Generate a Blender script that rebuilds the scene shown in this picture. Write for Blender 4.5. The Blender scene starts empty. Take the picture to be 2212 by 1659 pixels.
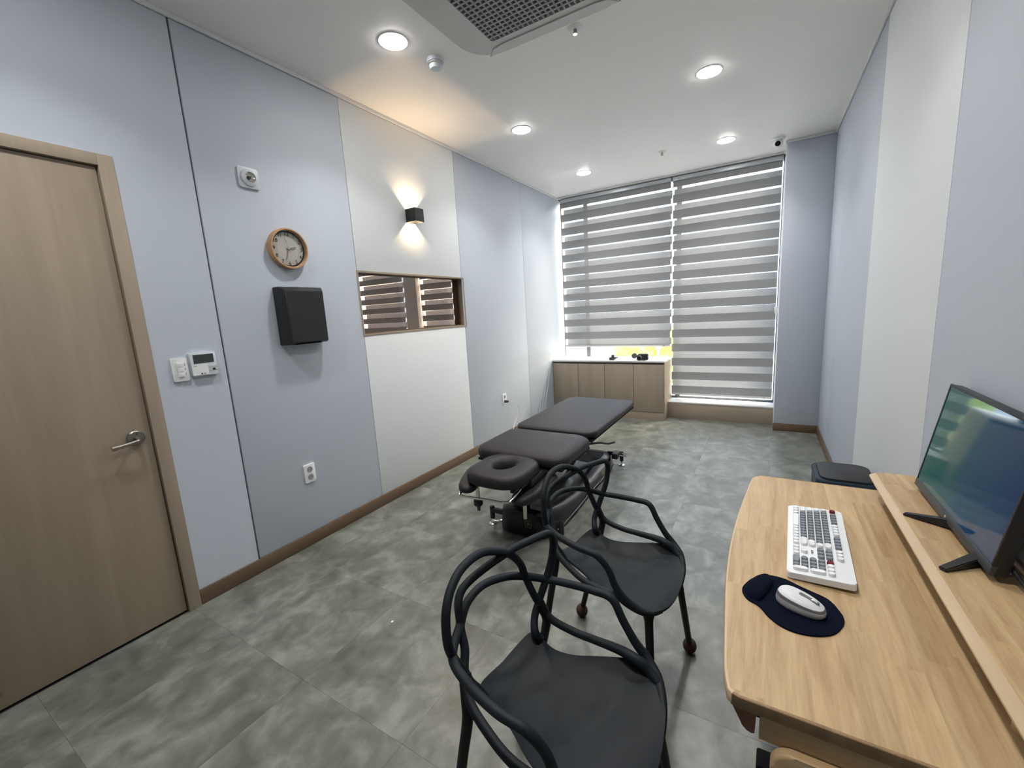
import bpy, bmesh, math, random
from mathutils import Vector, Matrix
random.seed(7)
scn = bpy.context.scene
col = scn.collection

# ------------------------------------------------------------------ camera, world, exposure
YAW, PITCH, ROLL = 0.5427, -0.1690, -0.0569
fw = Vector((-math.sin(YAW)*math.cos(PITCH), math.cos(YAW)*math.cos(PITCH), math.sin(PITCH)))
rt = Vector((math.cos(YAW), math.sin(YAW), 0)); up = rt.cross(fw)
r2 = rt*math.cos(ROLL)+up*math.sin(ROLL); u2 = -rt*math.sin(ROLL)+up*math.cos(ROLL)
cam_d = bpy.data.cameras.new('camera'); cam = bpy.data.objects.new('camera', cam_d); col.objects.link(cam)
M = Matrix((r2, u2, -fw)).transposed().to_4x4(); M.translation = Vector((2.4765, 0.0, 1.416)); cam.matrix_world = M
cam_d.sensor_width = 36.0; cam_d.lens = 908.382*36/2212; cam_d.clip_start = 0.02; cam_d.clip_end = 200
scn.camera = cam
wd = bpy.data.worlds.new('sky'); scn.world = wd; wd.use_nodes = True
wn = wd.node_tree.nodes; wl = wd.node_tree.links
bg = wn['Background']; sky = wn.new('ShaderNodeTexSky'); sky.sky_type = 'NISHITA'; sky.sun_disc = False
sky.sun_elevation = math.radians(42); sky.sun_rotation = math.radians(50); sky.dust_density = 5.0; sky.air_density = 1.2
wl.new(sky.outputs[0], bg.inputs[0]); bg.inputs[1].default_value = 2.5
sun_d = bpy.data.lights.new('sun', 'SUN'); sun_d.energy = 14.0; sun_d.angle = math.radians(0.6); sun_d.color = (1, .95, .88)
sun = bpy.data.objects.new('sun', sun_d); col.objects.link(sun)
sun.rotation_euler = Vector((-.45, -.35, -.82)).to_track_quat('-Z', 'Y').to_euler(); sun.location = (6, 12, 8)
scn.view_settings.view_transform = 'Standard'; scn.view_settings.look = 'None'
scn.view_settings.gamma = 1.0; scn.view_settings.exposure = 0.15; scn.view_settings.use_curve_mapping = False
LAMP = 75.0
cy = scn.cycles; cy.max_bounces = 6; cy.diffuse_bounces = 4; cy.glossy_bounces = 3; cy.transmission_bounces = 3; cy.transparent_max_bounces = 10
cy.adaptive_threshold = 0.03; cy.caustics_reflective = False; cy.caustics_refractive = False

# ------------------------------------------------------------------ materials
def lin(c):
    f = lambda v: v/12.92 if v <= .04045 else ((v+.055)/1.055)**2.4
    return tuple(f(x/255) for x in c)
MATS = {}
def base(name):
    m = bpy.data.materials.new(name); m.use_nodes = True; MATS[name] = m
    return m, m.node_tree.nodes, m.node_tree.links, m.node_tree.nodes['Principled BSDF']
def pm(name, c, rough=.5, metal=0., spec=.5, var=0., vscale=6., bump=0., bscale=60., coat=0., trans=0., stretch=(1, 1, 1), rnd=0.):
    m, n, l, p = base(name)
    p.inputs['Roughness'].default_value = rough; p.inputs['Metallic'].default_value = metal
    p.inputs['Specular IOR Level'].default_value = spec; p.inputs['Coat Weight'].default_value = coat
    p.inputs['Base Color'].default_value = (*c, 1)
    if var or bump or rnd:
        tc = n.new('ShaderNodeTexCoord'); mp = n.new('ShaderNodeMapping'); mp.inputs['Scale'].default_value = stretch
        l.new(tc.outputs['Object'], mp.inputs['Vector'])
    if var or rnd:
        nz = n.new('ShaderNodeTexNoise'); nz.inputs['Scale'].default_value = vscale; nz.inputs['Detail'].default_value = 5
        l.new(mp.outputs[0], nz.inputs['Vector'])
        mr = n.new('ShaderNodeMapRange'); mr.inputs['To Min'].default_value = 1-var; mr.inputs['To Max'].default_value = 1+var
        mr.inputs['From Min'].default_value = .25; mr.inputs['From Max'].default_value = .75
        l.new(nz.outputs[0], mr.inputs[0])
        out = mr.outputs[0]
        if rnd:
            oi = n.new('ShaderNodeObjectInfo'); m2 = n.new('ShaderNodeMapRange'); m2.inputs['To Min'].default_value = 1-rnd; m2.inputs['To Max'].default_value = 1+rnd
            l.new(oi.outputs['Random'], m2.inputs[0]); mu = n.new('ShaderNodeMath'); mu.operation = 'MULTIPLY'
            l.new(out, mu.inputs[0]); l.new(m2.outputs[0], mu.inputs[1]); out = mu.outputs[0]
        hs = n.new('ShaderNodeVectorMath'); hs.operation = 'SCALE'; hs.inputs[0].default_value = c
        l.new(out, hs.inputs['Scale']); l.new(hs.outputs[0], p.inputs['Base Color'])
    if bump:
        bz = n.new('ShaderNodeTexNoise'); bz.inputs['Scale'].default_value = bscale; bz.inputs['Detail'].default_value = 3
        l.new(mp.outputs[0], bz.inputs['Vector'])
        bp = n.new('ShaderNodeBump'); bp.inputs['Strength'].default_value = bump; bp.inputs['Distance'].default_value = .002
        l.new(bz.outputs[0], bp.inputs['Height']); l.new(bp.outputs[0], p.inputs['Normal'])
    return m
def wood(name, c1, c2, axis='Z', rough=.45, fine=1.0, rnd=.0, spec=.4):
    m, n, l, p = base(name)
    p.inputs['Roughness'].default_value = rough; p.inputs['Specular IOR Level'].default_value = spec
    tc = n.new('ShaderNodeTexCoord'); oi = n.new('ShaderNodeObjectInfo')
    off = n.new('ShaderNodeVectorMath'); off.operation = 'SCALE'; off.inputs[0].default_value = (13.7, 7.1, 19.3)
    l.new(oi.outputs['Random'], off.inputs['Scale'])
    ad = n.new('ShaderNodeVectorMath'); l.new(tc.outputs['Object'], ad.inputs[0]); l.new(off.outputs[0], ad.inputs[1])
    mp = n.new('ShaderNodeMapping'); s = {'X': (1, 14, 14), 'Y': (14, 1, 14), 'Z': (14, 14, 1)}[axis]
    mp.inputs['Scale'].default_value = tuple(v*fine for v in s); l.new(ad.outputs[0], mp.inputs['Vector'])
    a = n.new('ShaderNodeTexNoise'); a.inputs['Scale'].default_value = 1.1; a.inputs['Detail'].default_value = 6; a.inputs['Distortion'].default_value = .6
    b = n.new('ShaderNodeTexNoise'); b.inputs['Scale'].default_value = 7.0; b.inputs['Detail'].default_value = 3
    l.new(mp.outputs[0], a.inputs['Vector']); l.new(mp.outputs[0], b.inputs['Vector'])
    mx = n.new('ShaderNodeMath'); mx.operation = 'MULTIPLY_ADD'; mx.inputs[1].default_value = .35
    l.new(b.outputs[0], mx.inputs[0]); l.new(a.outputs[0], mx.inputs[2])
    cr = n.new('ShaderNodeValToRGB'); cr.color_ramp.elements[0].position = .42; cr.color_ramp.elements[1].position = .92
    cr.color_ramp.elements[0].color = (*c1, 1); cr.color_ramp.elements[1].color = (*c2, 1)
    l.new(mx.outputs[0], cr.inputs[0])
    if rnd:
        m2 = n.new('ShaderNodeMapRange'); m2.inputs['To Min'].default_value = 1-rnd; m2.inputs['To Max'].default_value = 1+rnd
        l.new(oi.outputs['Random'], m2.inputs[0])
        hs = n.new('ShaderNodeVectorMath'); hs.operation = 'SCALE'; l.new(cr.outputs[0], hs.inputs[0]); l.new(m2.outputs[0], hs.inputs['Scale'])
        l.new(hs.outputs[0], p.inputs['Base Color'])
    else: l.new(cr.outputs[0], p.inputs['Base Color'])
    return m
def emit(name, c, s):
    m, n, l, p = base(name); p.inputs['Base Color'].default_value = (*c, 1)
    p.inputs['Emission Color'].default_value = (*c, 1); p.inputs['Emission Strength'].default_value = s; return m
def glass_sheet(name, tint, refl=.08, rough=0.0):
    m, n, l, p = base(name); n.remove(p); out = n['Material Output']
    t = n.new('ShaderNodeBsdfTransparent'); t.inputs[0].default_value = (*tint, 1)
    g = n.new('ShaderNodeBsdfGlossy'); g.inputs['Roughness'].default_value = rough
    lw_ = n.new('ShaderNodeLayerWeight'); lw_.inputs[0].default_value = .5
    pw = n.new('ShaderNodeMath'); pw.operation = 'POWER'; pw.inputs[1].default_value = 5.0; l.new(lw_.outputs['Facing'], pw.inputs[0])
    fr = n.new('ShaderNodeMath'); fr.operation = 'MULTIPLY_ADD'; fr.inputs[1].default_value = .9; fr.inputs[2].default_value = refl/2; l.new(pw.outputs[0], fr.inputs[0])
    mx = n.new('ShaderNodeMixShader'); l.new(fr.outputs[0], mx.inputs[0]); l.new(t.outputs[0], mx.inputs[1]); l.new(g.outputs[0], mx.inputs[2])
    l.new(mx.outputs[0], out.inputs[0]); return m
def fabric(name, c, transp, transl):
    m, n, l, p = base(name); n.remove(p); out = n['Material Output']
    d = n.new('ShaderNodeBsdfDiffuse'); d.inputs[0].default_value = (*c, 1)
    t = n.new('ShaderNodeBsdfTranslucent'); t.inputs[0].default_value = (*c, 1)
    tr = n.new('ShaderNodeBsdfTransparent')
    m1 = n.new('ShaderNodeMixShader'); m1.inputs[0].default_value = transl; l.new(d.outputs[0], m1.inputs[1]); l.new(t.outputs[0], m1.inputs[2])
    m2 = n.new('ShaderNodeMixShader'); m2.inputs[0].default_value = transp; l.new(m1.outputs[0], m2.inputs[1]); l.new(tr.outputs[0], m2.inputs[2])
    l.new(m2.outputs[0], out.inputs[0]); return m

pm('wall_grey', (.515, .560, .625), .55, spec=.3, bump=.08, bscale=400)
pm('wall_white', (.75, .77, .78), .5, spec=.3)
pm('ceil', (.90, .875, .855), .45, spec=.35)
pm('trim_white', (.72, .72, .72), .4)
pm('groove', (.20, .20, .215), .5)
pm('plain_wall', (.5, .5, .5), .7)
wood('base_brown', (.125, .080, .050), (.165, .110, .070), 'Y', .5)
wood('base_brown_x', (.125, .080, .050), (.165, .110, .070), 'X', .5)
wood('door_wood', (.270, .213, .153), (.355, .285, .212), 'Z', .5, .55)
wood('frame_wood', (.310, .250, .185), (.375, .305, .230), 'Z', .5, .8)
wood('frame_wood_y', (.310, .250, .185), (.375, .305, .230), 'Y', .5, .8)
wood('cab_wood', (.30, .245, .19), (.37, .305, .24), 'Z', .5, .7)
wood('cab_wood_x', (.30, .245, .19), (.37, .305, .24), 'X', .5, .7)
wood('stave', (.36, .225, .110), (.575, .415, .225), 'Y', .40, 2.6, rnd=.08)
wood('stave_lit_edge', (.50, .365, .215), (.62, .465, .29), 'Y', .35, 1.2)  # paler than the staves, with window light on rounded edges painted in
wood('stave_x', (.42, .275, .135), (.58, .41, .225), 'X', .42, 1.3)
wood('end_grain', (.20, .12, .058), (.34, .215, .11), 'Z', .45, 2.0)
wood('walnut', (.13, .055, .032), (.20, .09, .052), 'Z', .4)
pm('black', (.012, .012, .013), .45)
pm('black_gloss', (.005, .005, .006), .28, coat=.15, spec=.35)
pm('black_matte', (.004, .004, .0045), .75, spec=.2)
pm('chair_plastic', (.011, .0145, .018), .56, spec=.22)
pm('chair_plastic_dark', (.006, .0065, .007), .5, spec=.3)
pm('sock', (.055, .025, .018), .95, bump=.8, bscale=500)
pm('vinyl', (.021, .018, .020), .48, spec=.26, bump=.15, bscale=900)
pm('vinyl_side', (.030, .026, .028), .42, spec=.45, bump=.15, bscale=900)
pm('steel_grey', (.09, .095, .10), .4, metal=.3)
pm('chrome', (.75, .73, .70), .18, metal=1.)
pm('nickel', (.36, .33, .29), .33, metal=1.)
pm('alu', (.55, .57, .60), .35, metal=.8)
pm('white_plastic', (.80, .81, .80), .35)
pm('white_plastic2', (.66, .69, .72), .35)
pm('offwhite', (.62, .62, .60), .45)
pm('ac_white', (.60, .60, .575), .45)
pm('ac_grille', (.30, .31, .30), .5)
pm('ac_dark', (.015, .017, .018), .6)
pm('grey_plastic', (.28, .29, .31), .4)
pm('dark_grey', (.05, .052, .056), .5)
pm('mid_grey', (.14, .145, .15), .45)
pm('screen_dark', (.035, .042, .045), .15)
pm('ink', (.015, .015, .016), .6)
pm('ink_grey', (.12, .12, .125), .6)
pm('gold', (.55, .40, .12), .4, metal=.5)
pm('clock_wood', (.50, .29, .15), .45, var=.12, vscale=30)
pm('clock_face', (.50, .48, .41), .6, var=.06, vscale=20, stretch=(1, 20, 1))
pm('clock_face2', (.56, .54, .47), .6, var=.06, vscale=20, stretch=(1, 20, 1))
pm('clock_hand', (.36, .22, .17), .5)
pm('key_grey', (.20, .215, .24), .45)
pm('key_white', (.78, .79, .80), .4)
pm('key_red', (.16, .006, .014), .35)
pm('navy', (.0022, .0045, .014), 1.0, spec=.12, bump=.2, bscale=900)
pm('mouse_silver', (.52, .53, .55), .3, metal=.15)
pm('mouse_light', (.70, .71, .72), .35)
pm('bin_grey', (.020, .021, .023), .5, spec=.3)
pm('bin_blue', (.020, .034, .048), .45, spec=.35)
pm('cord', (.62, .62, .62), .5)
pm('leaf', (.30, .36, .06), .8, var=.5, vscale=9)
pm('stone', (.55, .55, .53), .8)
pm('bldg', (.75, .75, .74), .8)
pm('bldg_glass', (.16, .22, .26), .2)
pm('adj', (.62, .61, .60), .7)
emit('led', (1, .985, .96), LAMP)
fabric('blind_opaque', (.29, .29, .295), 0.0, .04)
fabric('blind_sheer', (.46, .465, .475), .66, .30)
glass_sheet('pane', (.93, .96, .96))
glass_sheet('pane_bronze', (.60, .555, .52))
glass_sheet('clear_cover', (.97, .97, .97))
# floor tile: mottled concrete-look vinyl
m, n, l, p = base('tile')
tc = n.new('ShaderNodeTexCoord'); oi = n.new('ShaderNodeObjectInfo')
off = n.new('ShaderNodeVectorMath'); off.operation = 'SCALE'; off.inputs[0].default_value = (31, 17, 5); l.new(oi.outputs['Random'], off.inputs['Scale'])
ad = n.new('ShaderNodeVectorMath'); l.new(tc.outputs['Object'], ad.inputs[0]); l.new(off.outputs[0], ad.inputs[1])
mp = n.new('ShaderNodeMapping'); mp.inputs['Scale'].default_value = (1.0, .8, 1); l.new(ad.outputs[0], mp.inputs[0])
a = n.new('ShaderNodeTexNoise'); a.inputs['Scale'].default_value = 7.5; a.inputs['Detail'].default_value = 7; a.inputs['Roughness'].default_value = .55; a.inputs['Distortion'].default_value = .5
b = n.new('ShaderNodeTexNoise'); b.inputs['Scale'].default_value = 22; b.inputs['Detail'].default_value = 5
l.new(mp.outputs[0], a.inputs['Vector']); l.new(mp.outputs[0], b.inputs['Vector'])
mx = n.new('ShaderNodeMath'); mx.operation = 'MULTIPLY_ADD'; mx.inputs[1].default_value = .28; l.new(b.outputs[0], mx.inputs[0]); l.new(a.outputs[0], mx.inputs[2])
cr = n.new('ShaderNodeValToRGB'); e = cr.color_ramp.elements
e[0].position = .44; e[0].color = (.092, .095, .076, 1); e[1].position = .86; e[1].color = (.250, .256, .226, 1)
k = e.new(.62); k.color = (.142, .147, .125, 1)
l.new(mx.outputs[0], cr.inputs[0]); l.new(cr.outputs[0], p.inputs['Base Color'])
rr = n.new('ShaderNodeMapRange'); rr.inputs['To Min'].default_value = .27; rr.inputs['To Max'].default_value = .39; l.new(b.outputs[0], rr.inputs[0]); l.new(rr.outputs[0], p.inputs['Roughness'])
p.inputs['Specular IOR Level'].default_value = .5
bp = n.new('ShaderNodeBump'); bp.inputs['Strength'].default_value = .03; bp.inputs['Distance'].default_value = .001; l.new(b.outputs[0], bp.inputs['Height']); l.new(bp.outputs[0], p.inputs['Normal'])
# monitor picture
m, n, l, p = base('screen_on')
tc = n.new('ShaderNodeTexCoord'); sx = n.new('ShaderNodeSeparateXYZ'); l.new(tc.outputs['Object'], sx.inputs[0])
ma = n.new('ShaderNodeMapRange'); ma.inputs['From Min'].default_value = 1.19; ma.inputs['From Max'].default_value = 1.70; l.new(sx.outputs['Y'], ma.inputs[0])
cr = n.new('ShaderNodeValToRGB'); e = cr.color_ramp.elements
e[0].position = 0; e[0].color = (.004, .020, .055, 1); e[1].position = 1; e[1].color = (.012, .058, .050, 1)
k = e.new(.42); k.color = (.006, .034, .062, 1); k = e.new(.60); k.color = (.008, .046, .050, 1)
l.new(ma.outputs[0], cr.inputs[0]); l.new(cr.outputs[0], p.inputs['Emission Color']); p.inputs['Emission Strength'].default_value = 1.2
p.inputs['Base Color'].default_value = (.004, .004, .005, 1); p.inputs['Roughness'].default_value = .05; p.inputs['Specular IOR Level'].default_value = .5
MT = MATS

# ------------------------------------------------------------------ mesh helpers
def finish(bm, name, mat, parent=None, smooth=True, ang=38):
    bmesh.ops.recalc_face_normals(bm, faces=bm.faces)
    me = bpy.data.meshes.new(name); bm.to_mesh(me); bm.free()
    return link(me, name, mat, parent, smooth, ang)
def link(me, name, mat, parent=None, smooth=True, ang=38):
    if mat is not None and not me.materials: me.materials.append(MT[mat] if isinstance(mat, str) else mat)
    if smooth:
        me.polygons.foreach_set('use_smooth', [True]*len(me.polygons)); me.set_sharp_from_angle(angle=math.radians(ang))
    o = bpy.data.objects.new(name, me); col.objects.link(o)
    if parent is not None: attach(o, parent)
    return o
WORLD = {}
def attach(o, parent):
    o.parent = parent
    if parent.parent is None: o.matrix_parent_inverse = parent.matrix_basis.inverted()
def tag(o, label=None, cat=None, group=None, kind=None):
    if label: o['label'] = label
    if cat: o['category'] = cat
    if group: o['group'] = group
    if kind: o['kind'] = kind
    return o
def empty(name, loc, label=None, cat=None, group=None, kind=None, rz=0.):
    o = bpy.data.objects.new(name, None); col.objects.link(o); o.location = loc; o.rotation_euler = (0, 0, rz); o.empty_display_size = .05
    return tag(o, label, cat, group, kind)
def rebase(o):
    me = o.data; vs = [v.co for v in me.vertices]
    lo = Vector((min(v.x for v in vs), min(v.y for v in vs), min(v.z for v in vs))); hi = Vector((max(v.x for v in vs), max(v.y for v in vs), max(v.z for v in vs)))
    c = Vector(((lo.x+hi.x)/2, (lo.y+hi.y)/2, lo.z)); me.transform(Matrix.Translation(-c)); o.location = c; return o
def bbox(bm, x0, x1, y0, y1, z0, z1, bev=0., seg=2):
    r = bmesh.ops.create_cube(bm, size=1); vs = r['verts']
    bmesh.ops.scale(bm, vec=(abs(x1-x0), abs(y1-y0), abs(z1-z0)), verts=vs); bmesh.ops.translate(bm, vec=((x0+x1)/2, (y0+y1)/2, (z0+z1)/2), verts=vs)
    if bev:
        es = list({e for v in vs for e in v.link_edges}); bmesh.ops.bevel(bm, geom=es, offset=bev, segments=seg, affect='EDGES', profile=.5)
def box(name, x0, x1, y0, y1, z0, z1, mat, parent=None, bev=0., seg=2):
    bm = bmesh.new(); bbox(bm, x0, x1, y0, y1, z0, z1, bev, seg); return finish(bm, name, mat, parent)
def boxes(name, lst, mat, parent=None, bev=0.):
    bm = bmesh.new()
    for b_ in lst: bbox(bm, *b_, bev=bev)
    return finish(bm, name, mat, parent)
def ring_loft(bm, rings, close=True, cap=True):
    R = [[bm.verts.new(p_) for p_ in r] for r in rings]
    n_ = len(R[0])
    for a_, b_ in zip(R, R[1:]):
        for i in range(n_ if close else n_-1):
            bm.faces.new((a_[i], a_[(i+1) % n_], b_[(i+1) % n_], b_[i]))
    if cap: bm.faces.new(list(reversed(R[0]))); bm.faces.new(R[-1])
    return R
def cat_rom(P, n_=8, closed=False):
    P = [Vector(q) for q in P]; N = len(P); o = []
    Q = ([P[-1]]+P+[P[0], P[1]]) if closed else ([2*P[0]-P[1]]+P+[2*P[-1]-P[-2]])
    for i in range(1, len(Q)-2):
        a_, b_, c_, d_ = Q[i-1:i+3]
        for j in range(n_):
            t = j/n_; o.append(.5*((2*b_)+(-a_+c_)*t+(2*a_-5*b_+4*c_-d_)*t*t+(-a_+3*b_-3*c_+d_)*t**3))
    if not closed: o.append(P[-1])
    return o
def tube_bm(bm, path, r, n_=10, closed=False, cap=True):
    P = [Vector(q) for q in path]; N = len(P); rad = r if callable(r) else (lambda t: r)
    T = []
    for i in range(N):
        a_ = P[(i-1) % N] if (closed or i > 0) else P[i]; b_ = P[(i+1) % N] if (closed or i < N-1) else P[i]
        T.append((b_-a_).normalized())
    up_ = Vector((0, 0, 1)) if abs(T[0].z) < .9 else Vector((1, 0, 0))
    nr = (up_-T[0]*up_.dot(T[0])).normalized(); rings = []
    for i in range(N):
        nr = (nr-T[i]*nr.dot(T[i])).normalized(); bn = T[i].cross(nr); rr_ = rad(i/(N-1))
        rings.append([P[i]+(nr*math.cos(2*math.pi*k_/n_)+bn*math.sin(2*math.pi*k_/n_))*rr_ for k_ in range(n_)])
    if closed: rings.append(rings[0]); ring_loft(bm, rings, True, False); bmesh.ops.remove_doubles(bm, verts=bm.verts, dist=1e-6)
    else: ring_loft(bm, rings, True, cap)
def tube(name, path, r, mat, parent=None, n_=10, closed=False):
    bm = bmesh.new(); tube_bm(bm, path, r, n_, closed); return finish(bm, name, mat, parent)
def lathe_bm(bm, prof, n_=32, mtx=Matrix()):
    rings = []
    for r_, z_ in prof: rings.append([mtx @ Vector((max(r_, 1e-4)*math.cos(2*math.pi*k_/n_), max(r_, 1e-4)*math.sin(2*math.pi*k_/n_), z_)) for k_ in range(n_)])
    if prof[0][0] > .002 and prof[-1][0] > .002: rings.append(rings[0]); ring_loft(bm, rings, True, False); bmesh.ops.remove_doubles(bm, verts=bm.verts, dist=1e-6)
    else: ring_loft(bm, rings)
def lathe(name, prof, mat, parent=None, n_=32, mtx=Matrix()):
    bm = bmesh.new(); lathe_bm(bm, prof, n_, mtx); return finish(bm, name, mat, parent)
def prism_bm(bm, poly, z0, z1, mtx=Matrix(), bev=0., seg=2):
    r = [[mtx @ Vector((x, y, z)) for x, y in poly] for z in (z0, z1)]
    R = ring_loft(bm, r)
    if bev:
        ed = [bm.edges.get((R[1][i], R[1][(i+1) % len(poly)])) for i in range(len(poly))]
        bmesh.ops.bevel(bm, geom=[e_ for e_ in ed if e_], offset=bev, segments=seg, affect='EDGES', profile=.5)
def prism(name, poly, z0, z1, mat, parent=None, mtx=Matrix(), bev=0., seg=2):
    bm = bmesh.new(); prism_bm(bm, poly, z0, z1, mtx, bev, seg); return finish(bm, name, mat, parent)
def rrect(x0, x1, y0, y1, r, n_=6):
    o = []
    for cx, cy, a0 in ((x1-r, y1-r, 0), (x0+r, y1-r, 90), (x0+r, y0+r, 180), (x1-r, y0+r, 270)):
        for k_ in range(n_+1):
            a_ = math.radians(a0+90*k_/n_); o.append((cx+r*math.cos(a_), cy+r*math.sin(a_)))
    return o
MX = Matrix(((0, 0, 1, 0), (1, 0, 0, 0), (0, 1, 0, 0), (0, 0, 0, 1)))      # local (a,b,c) -> world (c,a,b): a=y, b=z, c=x
def text_mesh(s, size, ext=.0004):
    cu = bpy.data.curves.new('txt', 'FONT'); cu.body = s; cu.size = size; cu.extrude = ext; cu.align_x = 'CENTER'; cu.align_y = 'CENTER'; cu.resolution_u = 4
    o = bpy.data.objects.new('txt', cu); col.objects.link(o); dg = bpy.context.evaluated_depsgraph_get()
    me = bpy.data.meshes.new_from_object(o.evaluated_get(dg)); bpy.data.objects.remove(o); bpy.data.curves.remove(cu); return me
def text(name, s, size, mat, parent, mtx):
    me = text_mesh(s, size); me.materials.clear(); me.transform(mtx); return link(me, name, mat, parent, smooth=False)
def dup(o, parent=None, name=None):
    c_ = o.copy(); col.objects.link(c_)
    if parent is not None: c_.parent = parent
    return c_
def dup_tree(o, loc, rz):
    r_ = dup(o); r_.location = loc; r_.rotation_euler = (0, 0, rz)
    for ch in list(o.children):
        c_ = dup(ch, r_)
        for g in list(ch.children): dup(g, c_)
    return r_

W, H, YB, YC, XC, YN = 2.996, 2.90, 5.581, 5.196, 2.607, -1.60      # room width, height, blind plane, column front, column side, wall behind
ZB, ZT = .082, 2.876

# ------------------------------------------------------------------ floor with tiles
fl = tag(box('floor', -.1, 3.1, YN-.1, 5.80, -.12, -.003, 'stone'), 'grey mottled vinyl tile floor', 'floor', kind='structure')
bm = bmesh.new(); bbox(bm, -.27245, .27245, -.2787, .2787, -.003, 0); tm = bpy.data.meshes.new('tile'); bmesh.ops.recalc_face_normals(bm, faces=bm.faces); bm.to_mesh(tm); bm.free(); tm.materials.append(MT['tile'])
PX, PY = .5455, .558
for i in range(-1, 6):
    for j in range(-5, 10):
        x0, x1, y0, y1 = .389+PX*(i-1), .389+PX*i, .80+PY*(j-1), .80+PY*j
        cx0, cx1, cy0, cy1 = max(x0, 0), min(x1, W), max(y0, YN), min(y1, 5.66)
        if cx1-cx0 < .03 or cy1-cy0 < .03: continue
        if cx0 == x0 and cx1 == x1 and cy0 == y0 and cy1 == y1:
            o = bpy.data.objects.new('tile', tm); col.objects.link(o); o.location = ((x0+x1)/2, (y0+y1)/2, 0)
        else:
            bm = bmesh.new(); bbox(bm, cx0+.0003-(cx0+cx1)/2, cx1-.0003-(cx0+cx1)/2, cy0+.0003-(cy0+cy1)/2, cy1-.0003-(cy0+cy1)/2, -.003, 0)
            o = finish(bm, 'tile', 'tile', smooth=False); o.location = ((cx0+cx1)/2, (cy0+cy1)/2, 0)
        o.parent = fl

# ------------------------------------------------------------------ ceiling and trims
tag(box('ceiling', -.1, 3.1, YN-.1, 5.80, H, H+.12, 'ceil'), 'plain white ceiling', 'ceiling', kind='structure')
def trim(n_, *b_): return tag(box('trim_%d' % n_, *b_, 'trim_white', bev=.003), 'thin white ceiling edge trim', 'trim', kind='structure')
trim(1, 0, .014, YN, YB, ZT, H); trim(2, W-.014, W, YN, YC, ZT, H); trim(3, XC, W-.014, YC-.014, YC, ZT, H)
trim(4, .014, XC-.012, YB-.045, YB-.03, H-.02, H); trim(5, XC-.012, XC, YC, YB-.03, ZT, H)

# ------------------------------------------------------------------ left wall: core with openings, wall panels
DY0, DY1, DZ = -.19, .834, 2.18          # door frame outer
NY0, NY1, NZ0, NZ1 = 2.076, 3.318, 1.306, 1.766
wlx = (-.12, -.013)
L = []
def lw(y0, y1, z0, z1): L.append((wlx[0], wlx[1], y0, y1, z0, z1))
lw(YN-.1, DY0+.02, 0, H); lw(DY0+.02, DY1-.02, DZ-.02, H); lw(DY1-.02, NY0+.006, 0, H); lw(NY0+.006, NY1-.006, 0, NZ0+.006); lw(NY0+.006, NY1-.006, NZ1-.006, H); lw(NY1-.006, 5.80, 0, H)
wl_ = tag(boxes('wall_left', L, 'groove'), 'left wall clad in grey and white panels', 'wall', kind='structure')
g = .004
def panel(par, mat, lst): return boxes('panel', lst, mat, par, bev=.0012)
boxes('panel', [(-.013, 0, DY1+.001, 1.1473-.005, ZB, DZ+.001), (-.013, 0, YN, 1.1473-.005, DZ+.001, ZT), (-.013, 0, YN, DY0-.001, ZB, DZ+.001)], 'wall_grey', wl_)
panel(wl_, 'wall_grey', [(-.013, 0, 1.1473+.005, 2.0842-g, ZB, ZT)])
panel(wl_, 'wall_white', [(-.013, 0, 2.0842, 3.2942-g, NZ1+.001, ZT)]); panel(wl_, 'wall_white', [(-.013, 0, 2.0842, 3.2942-g, ZB, NZ0-.001)])
panel(wl_, 'wall_grey', [(-.013, 0, 3.2942, 4.5314-g, ZB, ZT)]); panel(wl_, 'wall_grey', [(-.013, 0, 4.5314, YB+.08, ZB, ZT)])
def baseboard(side, *b_, mat='base_brown'): return tag(box('baseboard_'+side, *b_, mat, bev=.003), 'brown wooden baseboard', 'baseboard', kind='structure')
baseboard('left', 0, .010, DY1+.002, 5.218, 0, ZB); baseboard('right', W-.010, W, YN, YC-.010, 0, ZB); baseboard('column', XC-.004, W-.010, YC-.010, YC, 0, ZB, mat='base_brown_x')

# right wall, column, back wall, wall behind the camera
wr = tag(boxes('wall_right', [(W+.013, W+.12, YN-.1, 5.80, 0, H)], 'groove'), 'right wall clad in grey and white panels', 'wall', kind='structure')
RJ = [YN, .82, 2.040, 3.2737, 4.5104, YC]
for k_, mt in enumerate(('wall_grey', 'wall_grey', 'wall_white', 'wall_grey', 'wall_grey')):
    panel(wr, mt, [(W, W+.013, RJ[k_]+(.003 if k_ else 0), RJ[k_+1]-.001, ZB, ZT)])
wc = tag(box('wall_column', XC+.012, W+.02, YC+.012, 5.80, 0, H, 'groove'), 'grey panelled column beside the window', 'wall', kind='structure')
box('panel', XC+.002, W, YC, YC+.012, ZB, ZT, 'wall_grey', wc, bev=.001); box('panel', XC, XC+.012, YC+.001, YB+.08, 0, ZT, 'wall_white', wc)
tag(boxes('wall_back', [(-.1, W, 5.66, 5.80, 0, .20), (-.1, W, 5.66, 5.80, 2.885, H)], 'plain_wall'), 'window wall at the far end', 'wall', kind='structure')
tag(box('wall_front', -.1, 3.1, YN-.1, YN, 0, H, 'wall_grey'), 'wall behind the camera', 'wall', kind='structure')

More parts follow.
